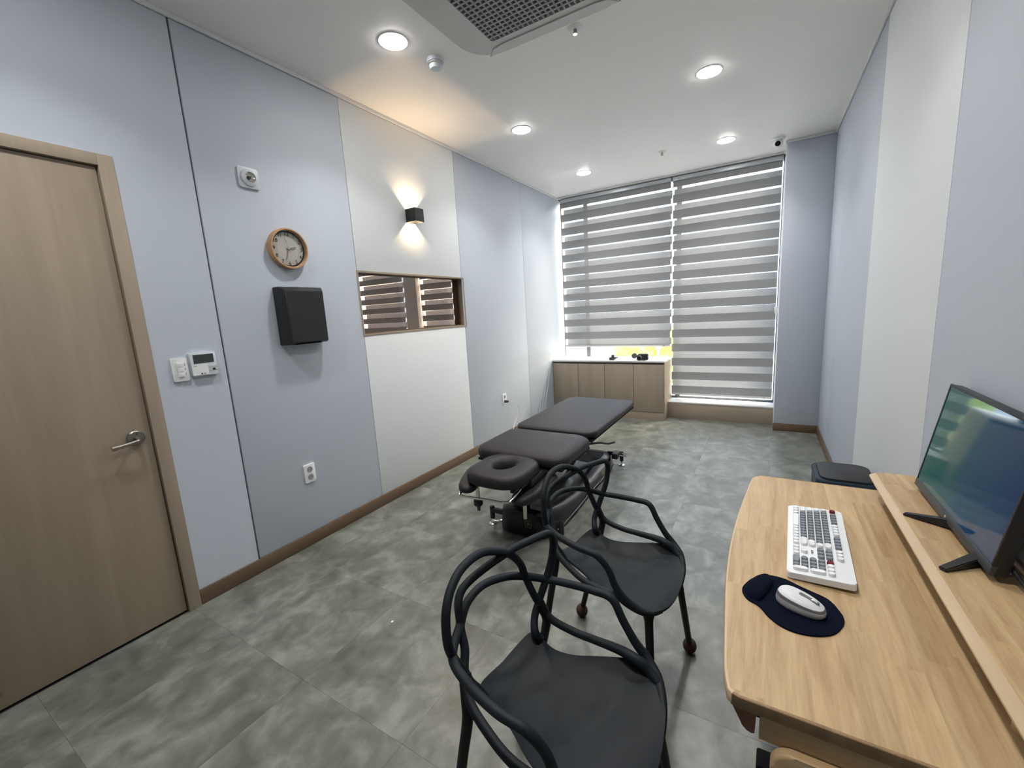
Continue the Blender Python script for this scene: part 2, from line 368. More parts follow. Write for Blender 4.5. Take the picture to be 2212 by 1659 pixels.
# ------------------------------------------------------------------ window
def window(nm, x0, x1, z0, z1, mull, lab):
    w_ = empty(nm, ((x0+x1)/2, 5.70, z0), lab, 'window', kind='structure')
    fw_ = .030
    boxes('window_frame', [(x0, x0+fw_, 5.67, 5.74, z0, z1), (x1-fw_, x1, 5.67, 5.74, z0, z1), (x0+fw_, x1-fw_, 5.67, 5.74, z0, z0+fw_), (x0+fw_, x1-fw_, 5.67, 5.74, z1-fw_, z1)], 'mid_grey', w_)
    ed = [x0+fw_]+[v for q in mull for v in (q-.03, q+.03)]+[x1-fw_]
    for q in mull: box('mullion', q-.03, q+.03, 5.665, 5.745, z0+fw_, z1-fw_, 'mid_grey', w_, bev=.003)
    for a_, b_ in zip(ed[::2], ed[1::2]): box('pane', a_, b_, 5.70, 5.706, z0+fw_, z1-fw_, 'pane', w_)
    return w_
window('window_1', -.02, 1.55, .20, 2.885, (.36,), 'tall window with grey frame behind the blind over the cabinet')
window('window_2', 1.55, XC+.02, .20, 2.885, (), 'floor-height window with grey frame behind the right blind')

PITCH_B, OP, SH = .177, .096, .081
def blind(x0, x1, zb, zt, y, label, n_parts=True, phase=2.72, chain=None, group=None):
    b_ = empty('zebra_blind', ((x0+x1)/2, y, zb), label, 'blind', group)
    box('headrail', x0-.006, x1+.006, y-.018, y+.085, zt-.055, zt, 'alu', b_, bev=.006)
    d = .085
    def layer(yy, off):
        z = phase+off+.5*SH+OP+PITCH_B; top = zt-.05
        while z > zb+.02:
            for nm, hi, h_, mt in (('opaque_band', z, OP, 'blind_opaque'), ('sheer_band', z-OP, SH, 'blind_sheer')):
                a1, a0 = min(hi, top), max(hi-h_, zb+.02)
                if a1-a0 > .004:
                    bm = bmesh.new(); vs = [bm.verts.new(q) for q in ((x0, yy, a0), (x1, yy, a0), (x1, yy, a1), (x0, yy, a1))]; bm.faces.new(vs)
                    finish(bm, nm, mt, b_, smooth=False)
            z -= PITCH_B
    layer(y, 0.); layer(y+d, (OP+SH)/2-.012)
    r_ = boxes('bottom_rail', [(x0, x1, y-.006, y+d+.004, zb, zb+.022)], 'offwhite', b_, bev=.004)
    box('rail_tag', x1-.085, x1-.065, y-.0075, y-.006, zb+.005, zb+.013, 'key_red', r_)
    if chain:
        for k_, xx in enumerate((chain, chain+.018)):
            tube('bead_chain', [(xx, y-.012, zt-.03), (xx, y-.012, 1.25)], .0022, 'white_plastic', b_, 6)
        box('chain_joiner', chain-.012, chain+.020, y-.022, y-.004, 1.24, 1.32, 'white_plastic', b_, bev=.004)
    return b_
blind(.045, 1.470, .878, 2.882, YB, 'zebra roller blind lowered to just above the wooden cabinet')
blind(1.492, 2.588, .262, 2.882, YB, 'zebra roller blind hanging nearly to the sill beside the column', chain=2.585)
# sill with wooden front
sp = empty('trim_6', (2.04, 5.52, 0), 'low window ledge with wooden front and pale top', 'window sill', kind='structure')
box('front_board', 1.478, XC, 5.414, 5.432, 0, .190, 'cab_wood_x', sp, bev=.002); box('sill_top', 1.478, XC, 5.410, 5.668, .190, .205, 'trim_white', sp, bev=.002)

# ------------------------------------------------------------------ cabinet under the window
FY = 5.22
for k_, (x0, x1, nm) in enumerate(((.004, .731, 'left'), (.733, 1.466, 'right'))):
    cb = empty('cabinet', ((x0+x1)/2, 5.40, 0), ['light wooden two-door cabinet against the grey left wall under the window', 'light wooden two-door cabinet beside the low window ledge'][k_], 'cabinet', 'window cabinets')
    box('body', x0, x1, FY+.019, 5.655, .0931, .695, 'cab_wood', cb); box('plinth', x0, x1, FY+.004, 5.655, 0, .093, 'cab_wood_x', cb)
    box('grip_channel', x0, x1, FY+.022, 5.655, .6952, .7138, 'dark_grey', cb)
    mid = (x0+x1)/2
    for a_, b_ in ((x0+.002, mid-.002), (mid+.002, x1-.002)): box('door', a_, b_, FY, FY+.018, .098, .690, 'cab_wood', cb, bev=.0015)
    if k_ == 1: box('end_panel', x1, x1+.012, FY, 5.655, 0, .7138, 'cab_wood', cb, bev=.001)
tag(rebase(box('worktop', .003, 1.478, FY-.004, 5.66, .714, .735, 'offwhite', bev=.002)), 'pale worktop lying across the window cabinets', 'worktop')

# two small devices on the worktop
d = empty('handheld_massager', (1.17, 5.34, .735), 'black handheld massager with round head lying on the worktop', 'massager')
lathe('head', [(0, -.012), (.030, -.010), (.036, 0), (.030, .010), (0, .012)], 'dark_grey', d, 20, Matrix.Translation((1.083, 5.345, .785)) @ Matrix.Rotation(math.radians(70), 4, 'X'))
tube('neck', [(1.10, 5.345, .775), (1.14, 5.345, .775)], lambda t: .007+.017*t, 'black', d)
boxes('body', [(1.135, 1.262, 5.30, 5.365, .737, .813)], 'black', d, bev=.014)
lathe('handle', [(0, 0), (.026, 0), (.030, .006), (.030, .085), (.024, .09), (0, .09)], 'dark_grey', d, 20, Matrix.Translation((1.165, 5.245, .766)) @ Matrix.Rotation(math.radians(-90), 4, 'X'))
lathe('handle_end', [(0, -.002), (.020, -.002), (.020, .002), (0, .002)], 'black_gloss', lathe_parent := d, 20, Matrix.Translation((1.165, 5.243, .766)) @ Matrix.Rotation(math.radians(-90), 4, 'X'))
tube('loop', [(1.222+.022*math.cos(t), 5.26, .757+.019*math.sin(t)) for t in [i*math.pi/8 for i in range(16)]], .004, 'black', d, 8, closed=True)
d = empty('phone_clamp', (.815, 5.30, .735), 'small dark clamp gadget standing on the worktop', 'gadget')
boxes('base', [(.775, .845, 5.27, 5.33, .737, .772)], 'dark_grey', d, bev=.010); boxes('jaw', [(.805, .842, 5.28, 5.32, .772, .803)], 'dark_grey', d, bev=.004)
tube('screw', [(.845, 5.30, .760), (.885, 5.30, .770)], lambda t: .012-.006*t, 'black', d)

# ------------------------------------------------------------------ niche window and the room behind it
nw = empty('window_3', (0, 2.70, NZ0), 'wide low interior window in the white wall panel with wooden frame', 'window', kind='structure')
t_ = .012
boxes('window_frame', [(-.13, .004, NY0, NY1, NZ0, NZ0+t_), (-.13, .004, NY0, NY1, NZ1-t_, NZ1), (-.13, .004, NY0, NY0+t_, NZ0+t_, NZ1-t_), (-.13, .004, NY1-t_, NY1, NZ0+t_, NZ1-t_)], 'frame_wood_y', nw)
boxes('glazing_bead', [(-.075, -.055, NY0+t_, NY1-t_, NZ0+t_, NZ0+t_+.008), (-.075, -.055, NY0+t_, NY1-t_, NZ1-t_-.008, NZ1-t_), (-.075, -.055, NY0+t_, NY0+t_+.008, NZ0+t_+.008, NZ1-t_-.008), (-.075, -.055, NY1-t_-.008, NY1-t_, NZ0+t_+.008, NZ1-t_-.008)], 'base_brown', nw)
box('pane', -.068, -.062, NY0+t_, NY1-t_, NZ0+t_, NZ1-t_, 'pane_bronze', nw)
def st(nm, lab, *b_, mat='adj'): return tag(box(nm, *b_, mat), lab, 'wall', kind='structure')
st('floor_next', 'floor of the next room seen through the interior window', -5.2, -.12, .4, 5.8, -.1, 0, mat='stone'); st('ceiling_next', 'ceiling of the next room', -5.2, -.12, .4, 5.8, H, H+.1)
st('wall_next_left', 'far side wall of the next room', -5.2, -5.1, .4, 5.8, 0, H); st('wall_next_front', 'near wall of the next room', -5.2, -.12, .3, .4, 0, H)
st('wall_next_column', 'grey column between the windows of the next room', -2.915, -2.64, 5.50, 5.80, 0, H)
tag(boxes('wall_next_back', [(-5.2, -.12, 5.66, 5.8, 0, .3), (-5.2, -4.224, 5.66, 5.8, .3, H), (-1.2, -.12, 5.66, 5.8, .3, H), (-4.224, -1.2, 5.66, 5.8, 2.88, H)], 'adj'), 'window wall of the next room', 'wall', kind='structure')
blind(-2.620, -1.939, .30, 2.882, YB, 'zebra blind right of the column in the next room', group='blinds in the next room')
blind(-4.13, -3.03, .30, 2.882, YB, 'zebra blind left of the column in the next room', chain=-3.00, group='blinds in the next room')

# ------------------------------------------------------------------ door
dr = empty('door_1', (0, .32, 0), 'light wooden door with wooden frame in the left wall', 'door', kind='structure')
fi0, fi1, fz = DY0+.055, DY1-.055, DZ-.048
boxes('door_frame', [(-.12, .012, DY1-.055, DY1, 0, DZ), (-.12, .012, DY0, DY0+.055, 0, DZ), (-.12, .012, fi0, fi1, fz, DZ)], 'frame_wood', dr, bev=.002)
boxes('door_stop', [(-.12, -.045, fi1-.014, fi1, 0, fz), (-.12, -.045, fi0, fi0+.014, 0, fz), (-.12, -.045, fi0, fi1, fz-.014, fz)], 'dark_grey', dr)
lf = box('door_leaf', -.042, -.006, fi0+.004, fi1-.005, .009, fz-.005, 'door_wood', dr, bev=.001)
hy, hz = .716, .940
lathe('handle_rose', [(0, 0), (.034, 0), (.034, .006), (.030, .010), (0, .011)], 'nickel', lf, 28, Matrix.Translation((-.006, hy, hz)) @ Matrix.Rotation(math.pi/2, 4, 'Y'))
tube('handle_lever', cat_rom([(.004, hy+.002, hz-.004), (.030, hy, hz-.005), (.046, hy-.008, hz-.006), (.048, hy-.030, hz-.010), (.046, hy-.065, hz-.014), (.044, hy-.100, hz-.017)]), lambda t: .011-.004*math.sin(t*math.pi)+.001*t, 'nickel', lf, 12)
lathe('keyhole', [(0, 0), (.0035, 0), (.0035, .0006), (0, .0006)], 'ink', lf, 12, Matrix.Translation((.0052, hy+.004, hz+.018)) @ Matrix.Rotation(math.pi/2, 4, 'Y'))
tube('stopper_spring', [(.004+.05*t_/40, .150+.010*math.cos(t_*.9), .105+.010*math.sin(t_*.9)-.015*t_/40) for t_ in range(41)], .0022, 'nickel', lf, 6)
lathe('stopper_base', [(0, 0), (.014, 0), (.014, .008), (0, .01)], 'nickel', lf, 16, Matrix.Translation((-.006, .150, .105)) @ Matrix.Rotation(math.pi/2, 4, 'Y'))
tag(box('threshold_shade', -.12, -.0005, fi0, fi1, -.1, -.0005, 'ink'), 'threshold strip painted black as the shade under the door', 'threshold', kind='structure')  # black colour stands in for the shade in the gap below the leaf
tag(box('door_light_block', -.15, -.1201, DY0-.1, DY1+.1, 0, DZ+.1, 'ink'), 'added black sheet behind the door that blocks stray light', 'wall', kind='structure')  # unseen black sheet added to seal the door opening against outside light

# ------------------------------------------------------------------ fittings on the left wall (local a=y, b=z, c=x)
def onwall(y, z): return Matrix.Translation((0, y, z)) @ MX
s = empty('light_switch', (0, .934, 1.170), 'white light switch plate beside the door frame', 'switch')
prism('plate', rrect(-.0345, .0345, -.057, .057, .004), 0, .010, 'white_plastic', s, onwall(.934, 1.227), bev=.004)
for k_ in range(3): prism('rocker', rrect(-.011, .014, -.011, .011, .001), .0101, .0150, 'white_plastic', s, onwall(.932, 1.251-.0235*k_), bev=.0012)
for k_ in range(3): prism('lamp_mark', rrect(-.001, .001, -.006, .006, .0008), .0101, .0106, 'ink_grey', s, onwall(.955, 1.251-.0235*k_))
s = empty('thermostat', (0, 1.036, 1.186), 'white thermostat with dark screen next to the light switch', 'thermostat')
o = prism('casing', rrect(-.058, .058, -.058, .058, .004), 0, .022, 'white_plastic2', s, onwall(1.036, 1.244), bev=.003)
prism('screen', rrect(-.046, .046, -.022, .022, .001), .0221, .0228, 'screen_dark', s, onwall(1.036, 1.271)); prism('flap', rrect(-.036, .034, -.026, .026, .001), .0221, .0234, 'white_plastic', s, onwall(1.016, 1.216))
for i in range(3):
    for j in range(2): prism('button', rrect(-.006, .006, -.005, .005, .001), .0221, .0235, ['offwhite', 'ink_grey', 'offwhite', 'offwhite', 'ink', 'ink_grey'][i+3*j] if (i, j) == (1, 1) else 'offwhite', s, onwall(1.063+.0135*i, 1.228-.015*j), bev=.0006)
lathe('logo_dot', [(0, 0), (.004, 0), (.004, .0005), (0, .0005)], 'ink', s, 16, onwall(1.018, 1.196) @ Matrix.Translation((0, 0, .0235)))
text('lettering', 'LG', .009, 'ink', s, onwall(1.030, 1.196) @ Matrix.Translation((0, 0, .0238))); text('lettering', 'Smart', .006, 'ink_grey', s, onwall(.994, 1.238) @ Matrix.Translation((0, 0, .0238)))
# clock
ck = empty('wall_clock', (0, 1.580, 1.745), 'round wooden wall clock with cream dial above the black dispenser', 'clock')
cm = onwall(1.580, 1.862)
lathe('rim', [(.095, .0), (.117, .0), (.118, .036), (.115, .043), (.108, .043), (.104, .036), (.104, .018), (.095, .018)], 'clock_wood', ck, 64, cm)
lathe('dial', [(0, .012), (.106, .012), (.106, .018), (0, .018)], 'clock_face', ck, 48, cm); lathe('dial_centre', [(0, .0181), (.068, .0181), (.068, .0186), (0, .0186)], 'clock_face2', ck, 48, cm)
for h_ in range(1, 13):
    a_ = math.radians(90-30*h_); text('numeral', str(h_), .030, 'ink', ck, cm @ Matrix.Translation((.085*math.cos(a_), .085*math.sin(a_), .0195)))
def hand(nm, deg, ln, w_, z_, mat, tail=.008):
    a_ = math.radians(90-deg); prism(nm, [(-tail, -w_), (ln, -w_), (ln, w_), (-tail, w_)], z_, z_+.0012, mat, ck, cm @ Matrix.Rotation(a_, 4, 'Z'))
hand('hour_hand', 77, .050, .0042, .022, 'clock_hand'); hand('minute_hand', 198, .066, .0030, .024, 'clock_hand'); hand('second_hand', 343, .072, .0006, .026, 'ink_grey', .025)
lathe('hub', [(0, .019), (.005, .019), (.005, .029), (0, .030)], 'chrome', ck, 16, cm); lathe('cover_glass', [(0, .037), (.1045, .037), (.1045, .0378), (0, .0378)], 'clear_cover', ck, 40, cm)
# towel dispenser
dp = empty('towel_dispenser', (0, 1.60, 1.297), 'black paper towel dispenser on the grey wall panel', 'dispenser')
bm = bmesh.new(); y0, y1 = 1.458, 1.738
ring_loft(bm, [[(.0, y0, 1.297), (.0, y1, 1.297), (.0, y1, 1.636), (.0, y0, 1.636)], [(.062, y0, 1.297), (.062, y1, 1.297), (.062, y1, 1.636), (.062, y0, 1.636)], [(.100, y0+.018, 1.309), (.100, y1-.022, 1.309), (.100, y1-.022, 1.610), (.100, y0+.018, 1.610)]])
bmesh.ops.bevel(bm, geom=bm.edges[:], offset=.003, segments=2, affect='EDGES'); finish(bm, 'casing', 'black', dp)
box('slot', .1005, .1012, 1.640, 1.646, 1.338, 1.370, 'ink', dp); box('towel_mouth', .02, .085, y0+.05, y1-.05, 1.2955, 1.2968, 'ink', dp); lathe('lock', [(0, 0), (.005, 0), (.005, .006), (0, .006)], 'chrome', dp, 12, Matrix.Translation((.03, 1.60, 1.636)))
# emergency lamp
em = empty('emergency_lamp', (0, 1.417, 2.170), 'small square white emergency lamp with round lens high on the wall', 'lamp')
em_m = onwall(1.415, 2.224)
prism('plate', rrect(-.056, .056, -.054, .054, .012), 0, .012, 'white_plastic2', em, em_m, bev=.004); lathe('ring', [(.026, .012), (.046, .012), (.044, .022), (.028, .030), (.026, .026)], 'white_plastic2', em, 40, em_m)
lathe('reflector', [(0, .014), (.010, .016), (.027, .026), (.027, .012), (0, .012)], 'chrome', em, 32, em_m); lathe('lens', [(0, .0275), (.027, .0275), (.027, .0285), (0, .0285)], 'clear_cover', em, 32, em_m); lathe('bulb', [(0, .014), (.007, .014), (.007, .022), (0, .026)], 'screen_dark', em, 16, em_m)
# sockets
def socket(y, z, lab):
    s_ = empty('wall_socket', (0, y, z-.059), lab, 'socket', 'double wall sockets'); mm = onwall(y, z)
    prism('plate', rrect(-.037, .037, -.059, .059, .004), 0, .010, 'white_plastic', s_, mm, bev=.004)
    for dz in (.025, -.025):
        m3 = mm @ Matrix.Translation((0, dz, 0))
        w_ = lathe('well', [(0, .0101), (.0195, .0101), (.0195, .0110), (.0185, .0110), (.0180, .0104), (0, .0104)], 'grey_plastic', s_, 24, m3)
        for dx in (-.0095, .0095): lathe('pin_hole', [(0, .0104), (.0028, .0104), (.0028, .0108), (0, .0108)], 'ink', w_, 10, m3 @ Matrix.Translation((dx, 0, 0)))
    return s_
socket(1.523, .471, 'white double wall socket low on the grey panel below the dispenser'); socket(3.916, .459, 'white double wall socket with a plugged-in cord behind the treatment table')
pc = empty('power_cord', (.05, 3.95, .02), 'thin grey power cord hanging from the wall socket to the treatment table', 'cord')
lathe('plug', [(0, 0), (.015, 0), (.017, .02), (.012, .036), (.006, .05), (0, .05)], 'dark_grey', pc, 16, onwall(3.916, .434) @ Matrix.Translation((0, 0, .011)))
tube('cable', cat_rom([(.058, 3.918, .434), (.085, 3.96, .425), (.10, 4.04, .37), (.10, 4.06, .28), (.09, 4.00, .20), (.11, 3.90, .12), (.20, 3.80, .03), (.42, 3.62, .008), (.75, 3.45, .008), (.83, 3.42, .008)]), .0035, 'cord', pc, 8)
# sconce
sc_ = empty('wall_sconce', (0, 2.671, 2.166), 'black cube wall lamp throwing warm light up and down', 'lamp')
bm = bmesh.new(); sy0, sy1, sz0, sz1, th = 2.621, 2.721, 2.166, 2.266, .003
for b_ in ((0, .1, sy0, sy0+th, sz0, sz1), (0, .1, sy1-th, sy1, sz0, sz1), (.1-th, .1, sy0+th, sy1-th, sz0, sz1), (0, th, sy0+th, sy1-th, sz0, sz1)): bbox(bm, *b_)
finish(bm, 'housing', 'black', sc_); box('divider', th, .1-th, sy0+th, sy1-th, 2.2155, 2.2165, 'black', sc_)
for dz, nm in ((.004, 'lamp'), (-.004, 'lamp')):
    ld = bpy.data.lights.new('sconce_bulb', 'POINT'); ld.energy = 6.5; ld.color = (1, .72, .42); ld.shadow_soft_size = .003
    lo = bpy.data.objects.new('sconce_bulb', ld); col.objects.link(lo); lo.location = (.055, 2.671, 2.216+dz); attach(lo, sc_)
    sd_ = bpy.data.lights.new('sconce_beam', 'SPOT'); sd_.energy = 6.5; sd_.color = (1, .72, .42); sd_.shadow_soft_size = .003; sd_.spot_size = math.radians(105); sd_.spot_blend = 1.0
    so_ = bpy.data.objects.new('sconce_beam', sd_); col.objects.link(so_); so_.location = (.055, 2.671, 2.216+dz); so_.rotation_euler = (math.pi if dz > 0 else 0, 0, 0); attach(so_, sc_)

# ------------------------------------------------------------------ ceiling fittings
LX, LY = (.690, 2.106), (.49, 1.92, 3.345, 4.765)  # nearest row is out of view, added for even lighting
names = {(0, 0): 'above the door, unseen and added for even lighting', (0, 1): 'nearest the smoke detector', (0, 2): 'over the sconce side of the treatment table', (0, 3): 'nearest the left wall corner of the window', (1, 0): 'above the front chair, unseen and added for even lighting', (1, 1): 'above the desk', (1, 2): 'between the air conditioner and the right wall panels', (1, 3): 'nearest the security camera'}
dm = None
for i, x in enumerate(LX):
    for j, y in enumerate(LY):
        t = empty('downlight', (x, y, H-.004), 'round recessed ceiling downlight '+names[(i, j)], 'downlight', 'recessed ceiling downlights')
        if dm is None:
            mm = Matrix.Translation((0, 0, 0))
            a_ = lathe('rim', [(.074, 0), (.083, 0), (.083, -.002), (.076, -.005), (.074, -.003)], 'white_plastic', None, 40); b_ = lathe('diffuser', [(0, -.0120), (.045, -.0115), (.064, -.0095), (.0725, -.0065), (.074, -.0005), (0, -.0005)], 'led', None, 40)
            dm = (a_, b_)
        else: a_, b_ = dup(dm[0]), dup(dm[1])
        for q in (a_, b_): q.parent = t; q.location = (0, 0, .0035)
        ld = bpy.data.lights.new('downlight_beam', 'AREA'); ld.shape = 'DISK'; ld.size = .14; ld.energy = 6.3; ld.spread = math.radians(115); ld.color = (1, .985, .965)
        lo = bpy.data.objects.new('downlight_beam', ld); col.objects.link(lo); lo.parent = t; lo.location = (0, 0, -.022)
ac = empty('ceiling_air_conditioner', (1.45, 1.845, H), 'large white ceiling cassette air conditioner with square grille', 'air conditioner')
AX0, AX1, AY0, AY1, AZ = .972, 1.925, 1.370, 2.318, 2.868
GX0, GX1, GY0, GY1 = 1.147, 1.750, 1.590, 2.198
bm = bmesh.new(); oo = rrect(AX0, AX1, AY0, AY1, .19, 10); ii = rrect(GX0, GX1, GY0, GY1, .02, 10)
rr0 = [[(x, y, H) for x, y in oo], [(x, y, AZ+.006) for x, y in oo], [((x-1.4485)*.988+1.4485, (y-1.844)*.988+1.844, AZ) for x, y in oo], [(x, y, AZ) for x, y in ii], [(x, y, H-.004) for x, y in ii]]
ring_loft(bm, rr0, True, False); finish(bm, 'fascia', 'ac_white', ac)
box('filter', GX0, GX1, GY0, GY1, H-.006, H-.001, 'ac_dark', ac)
nb = 21
bm = bmesh.new()
for k_ in range(1, nb): q = GX0+(GX1-GX0)*k_/nb; bbox(bm, q-.0045, q+.0045, GY0, GY1, AZ+.001, AZ+.008)
o = finish(bm, 'grille_bars', 'ac_grille', ac); tag(o, kind='stuff')
bm = bmesh.new()
for k_ in range(1, nb): q = GY0+(GY1-GY0)*k_/nb; bbox(bm, GX0, GX1, q-.0055, q+.0055, AZ+.0005, AZ+.015)
o = finish(bm, 'grille_cross_bars', 'ac_grille', ac); tag(o, kind='stuff')
for yy0, yy1 in ((GY1+.040, AY1-.022), (AY0+.022, GY0-.11)):
    prism('louver', [(AX0+.11, yy1), (AX0+.15, yy0+.012), (AX0+.21, yy0), (AX1-.21, yy0), (AX1-.15, yy0+.012), (AX1-.11, yy1)], AZ-.006, AZ-.0005, 'offwhite', ac)
    boxes('louver_gap', [(AX0+.10, AX1-.10, yy1+.0005, yy1+.006, AZ-.0012, AZ-.0003)], 'ink_grey', ac)
sd = empty('smoke_detector', (.762, 2.182, H), 'small white dome smoke detector next to the air conditioner', 'detector')
T_ = Matrix.Translation((.762, 2.182, 0))
lathe('base_plate', [(0, H), (.050, H), (.050, H-.012), (.046, H-.020), (0, H-.020)], 'white_plastic2', sd, 32, T_); lathe('sensor', [(0, H-.0205), (.038, H-.0205), (.038, H-.040), (.030, H-.052), (0, H-.055)], 'white_plastic2', sd, 32, T_)
lathe('sensor_band', [(.0385, H-.026), (.0395, H-.026), (.0395, H-.034), (.0385, H-.034)], 'chrome', sd, 32, T_)
for x, y, lab in ((1.545, 2.409, 'small chrome ceiling sprinkler beside the air conditioner'), (1.543, 4.683, 'small chrome ceiling sprinkler between the far downlights')):
    s_ = empty('sprinkler', (x, y, H), lab, 'sprinkler', 'ceiling sprinklers'); T_ = Matrix.Translation((x, y, 0))
    lathe('cup', [(0, H), (.040, H), (.038, H-.004), (.016, H-.008), (0, H-.008)], 'white_plastic', s_, 28, T_); lathe('nozzle', [(0, H-.008), (.009, H-.008), (.007, H-.024), (0, H-.024)], 'nickel', s_, 16, T_)
    lathe('deflector', [(0, H-.030), (.013, H-.030), (.013, H-.032), (0, H-.032)], 'chrome', s_, 16, T_)
    boxes('yoke', [(x-.010, x-.007, y-.002, y+.002, H-.031, H-.014), (x+.007, x+.010, y-.002, y+.002, H-.031, H-.014)], 'nickel', s_)
sv = empty('security_camera', (2.53, 5.06, H), 'white dome security camera on the ceiling at the column', 'camera')
T_ = Matrix.Translation((2.53, 5.06, 0))
lathe('mount', [(0, H), (.058, H), (.058, H-.008), (.050, H-.022), (0, H-.024)], 'white_plastic', sv, 32, T_)
bm = bmesh.new(); bmesh.ops.create_uvsphere(bm, u_segments=24, v_segments=16, radius=.042, matrix=Matrix.Translation((2.53, 5.055, H-.046))); finish(bm, 'ball', 'white_plastic', sv)
dv = (Vector((2.2, 0, 1.2))-Vector((2.53, 5.055, H-.046))).normalized(); Q = Matrix.Translation(Vector((2.53, 5.055, H-.046))+dv*.030) @ dv.to_track_quat('Z', 'Y').to_matrix().to_4x4()
lathe('lens_ring', [(.017, 0), (.030, 0), (.028, .014), (.017, .014)], 'white_plastic', sv, 28, Q); lathe('lens', [(0, .008), (.0235, .008), (.0235, .0146), (0, .0150)], 'black_gloss', sv, 28, Q)

# ------------------------------------------------------------------ treatment table
tb = empty('treatment_table', (1.17, 2.8, 0), 'dark brown padded treatment table with face hole and black lift base', 'treatment table')
def cushion(name, x0, x1, y0, y1, r_, z0, z1, b_, parent):
    bm = bmesh.new(); rg = []
    for i_, z_ in [(.026, z0), (.010, z0+.010), (0, z0+.028)]+[(b_*1.6*(1-math.cos(t*math.pi/12)), z1-b_+b_*math.sin(t*math.pi/12)) for t in range(1, 7)]+[(b_*3.2, z1+.002)]:
        rg.append([(x, y, z_) for x, y in rrect(x0+i_, x1-i_, y0+i_, y1-i_, max(r_-i_*.6, .02), 8)])
    ring_loft(bm, rg); return finish(bm, name, 'vinyl', parent, ang=70)
ZTAB = .560
c1 = cushion('foot_cushion', .842, 1.495, 2.690, 3.820, .095, ZTAB-.062, ZTAB, .020, tb)
c2 = cushion('back_cushion', .842, 1.500, 2.145, 2.665, .100, ZTAB-.090, ZTAB, .045, tb)
for c_, (y0, y1) in ((c1, (2.70, 3.80)), (c2, (2.18, 2.65))):
    boxes('base_board', [(.865, 1.475, y0, y1, c_.data.vertices[0].co.z-.013, c_.data.vertices[0].co.z)], 'black_matte', c_)
# head cushion with hole (ring profile loft)
hc = Vector((1.188, 1.985)); NS = 48
def outl(a_, s_=1.):
    ca, sa = math.cos(a_), math.sin(a_); hx, hy_ = .190, .195 if sa < 0 else .190
    e_ = 2/3.2; return Vector((hx*math.copysign(abs(ca)**e_, ca), hy_*math.copysign(abs(sa)**e_, sa)))*s_
def hole(a_, s_=1.): return Vector((.058*math.cos(a_), .070*math.sin(a_)))*s_+Vector((-.012, .030))
tilt = lambda y: .012*(y-1.985)
rings = []
for kind, s_, z_ in (('o', .93, .462), ('o', .985, .470), ('o', 1., .490), ('o', .99, .508), ('o', .955, .523), ('o', .90, .531), ('o', .80, .535), ('m', .5, .536), ('h', 1.45, .530), ('h', 1.22, .520), ('h', 1.08, .505), ('h', 1., .488), ('h', 1., .462)):
    rg = []
    for k_ in range(NS):
        a_ = 2*math.pi*k_/NS; v = outl(a_, s_) if kind == 'o' else hole(a_, s_) if kind == 'h' else (outl(a_, .8)+hole(a_, 1.45))/2
        rg.append((hc.x+v.x, hc.y+v.y, z_+tilt(hc.y+v.y)))
    rings.append(rg)
rings.append(rings[0]); bm = bmesh.new(); ring_loft(bm, rings, True, False); bmesh.ops.remove_doubles(bm, verts=bm.verts, dist=1e-5); finish(bm, 'head_cushion', 'vinyl', tb, ang=70)
def pad(name, c_, ln, w_, th_, rz, pitch_):
    bm = bmesh.new(); mtx = Matrix.Translation(c_) @ Matrix.Rotation(rz, 4, 'Z') @ Matrix.Rotation(pitch_, 4, 'X')
    pl = [(w_*.5*math.copysign(abs(math.cos(t))**.8, math.cos(t)), ln*.5*math.copysign(abs(math.sin(t))**.65, math.sin(t))) for t in [2*math.pi*i/36 for i in range(36)]]
    rg = [[mtx @ Vector((x*s_, y*s_, z_)) for x, y in pl] for s_, z_ in ((.88, -th_/2), (1, -th_*.15), (1, th_*.12), (.93, th_*.38), (.75, th_*.5))]
    ring_loft(bm, rg); return finish(bm, name, 'vinyl', tb, ang=70)
pad('arm_pad', (.992, 1.935, .438), .31, .120, .052, math.radians(18), math.radians(6)); pad('arm_pad', (1.362, 2.045, .392), .37, .140, .054, math.radians(-12), math.radians(7))
for x in (1.015, 1.325): boxes('frame_rail', [(x-.020, x+.020, 2.02, 3.72, .435, .475)], 'black', tb, bev=.003)
for y in (2.22, 2.62, 2.76, 3.66): boxes('cross_bar', [(.93, 1.42, y-.018, y+.018, .445, .482)], 'steel_grey', tb, bev=.002)
for x in (1.04, 1.30):
    tube('chrome_post', [(x-.055 if x < 1.1 else x-.03, 1.985 if x < 1.1 else 2.07, .46), (x-.055 if x < 1.1 else x-.03, 1.985 if x < 1.1 else 2.07, .255 if x < 1.1 else .17)], .0125, 'chrome', tb, 14)
boxes('clamp', [(.962, 1.008, 1.962, 2.008, .235, .285)], 'black', tb, bev=.010); tube('clamp_pin', [(.985, 1.985, .235), (.985, 1.985, .205)], lambda t: .013-.003*t, 'steel_grey', tb)
tube('head_handle', cat_rom([(1.045, 1.93, .470), (1.02, 1.87, .435), (1.00, 1.80, .400), (1.025, 1.785, .392), (1.17, 1.80, .390), (1.295, 1.815, .390), (1.325, 1.835, .402), (1.345, 1.90, .440), (1.36, 1.95, .470)], 6), .0068, 'chrome', tb, 8)
boxes('head_bracket', [(1.10, 1.36, 1.89, 2.16, .446, .461)], 'black', tb, bev=.002); boxes('head_bracket', [(1.335, 1.375, 1.98, 2.20, .425, .470)], 'black', tb, bev=.004)
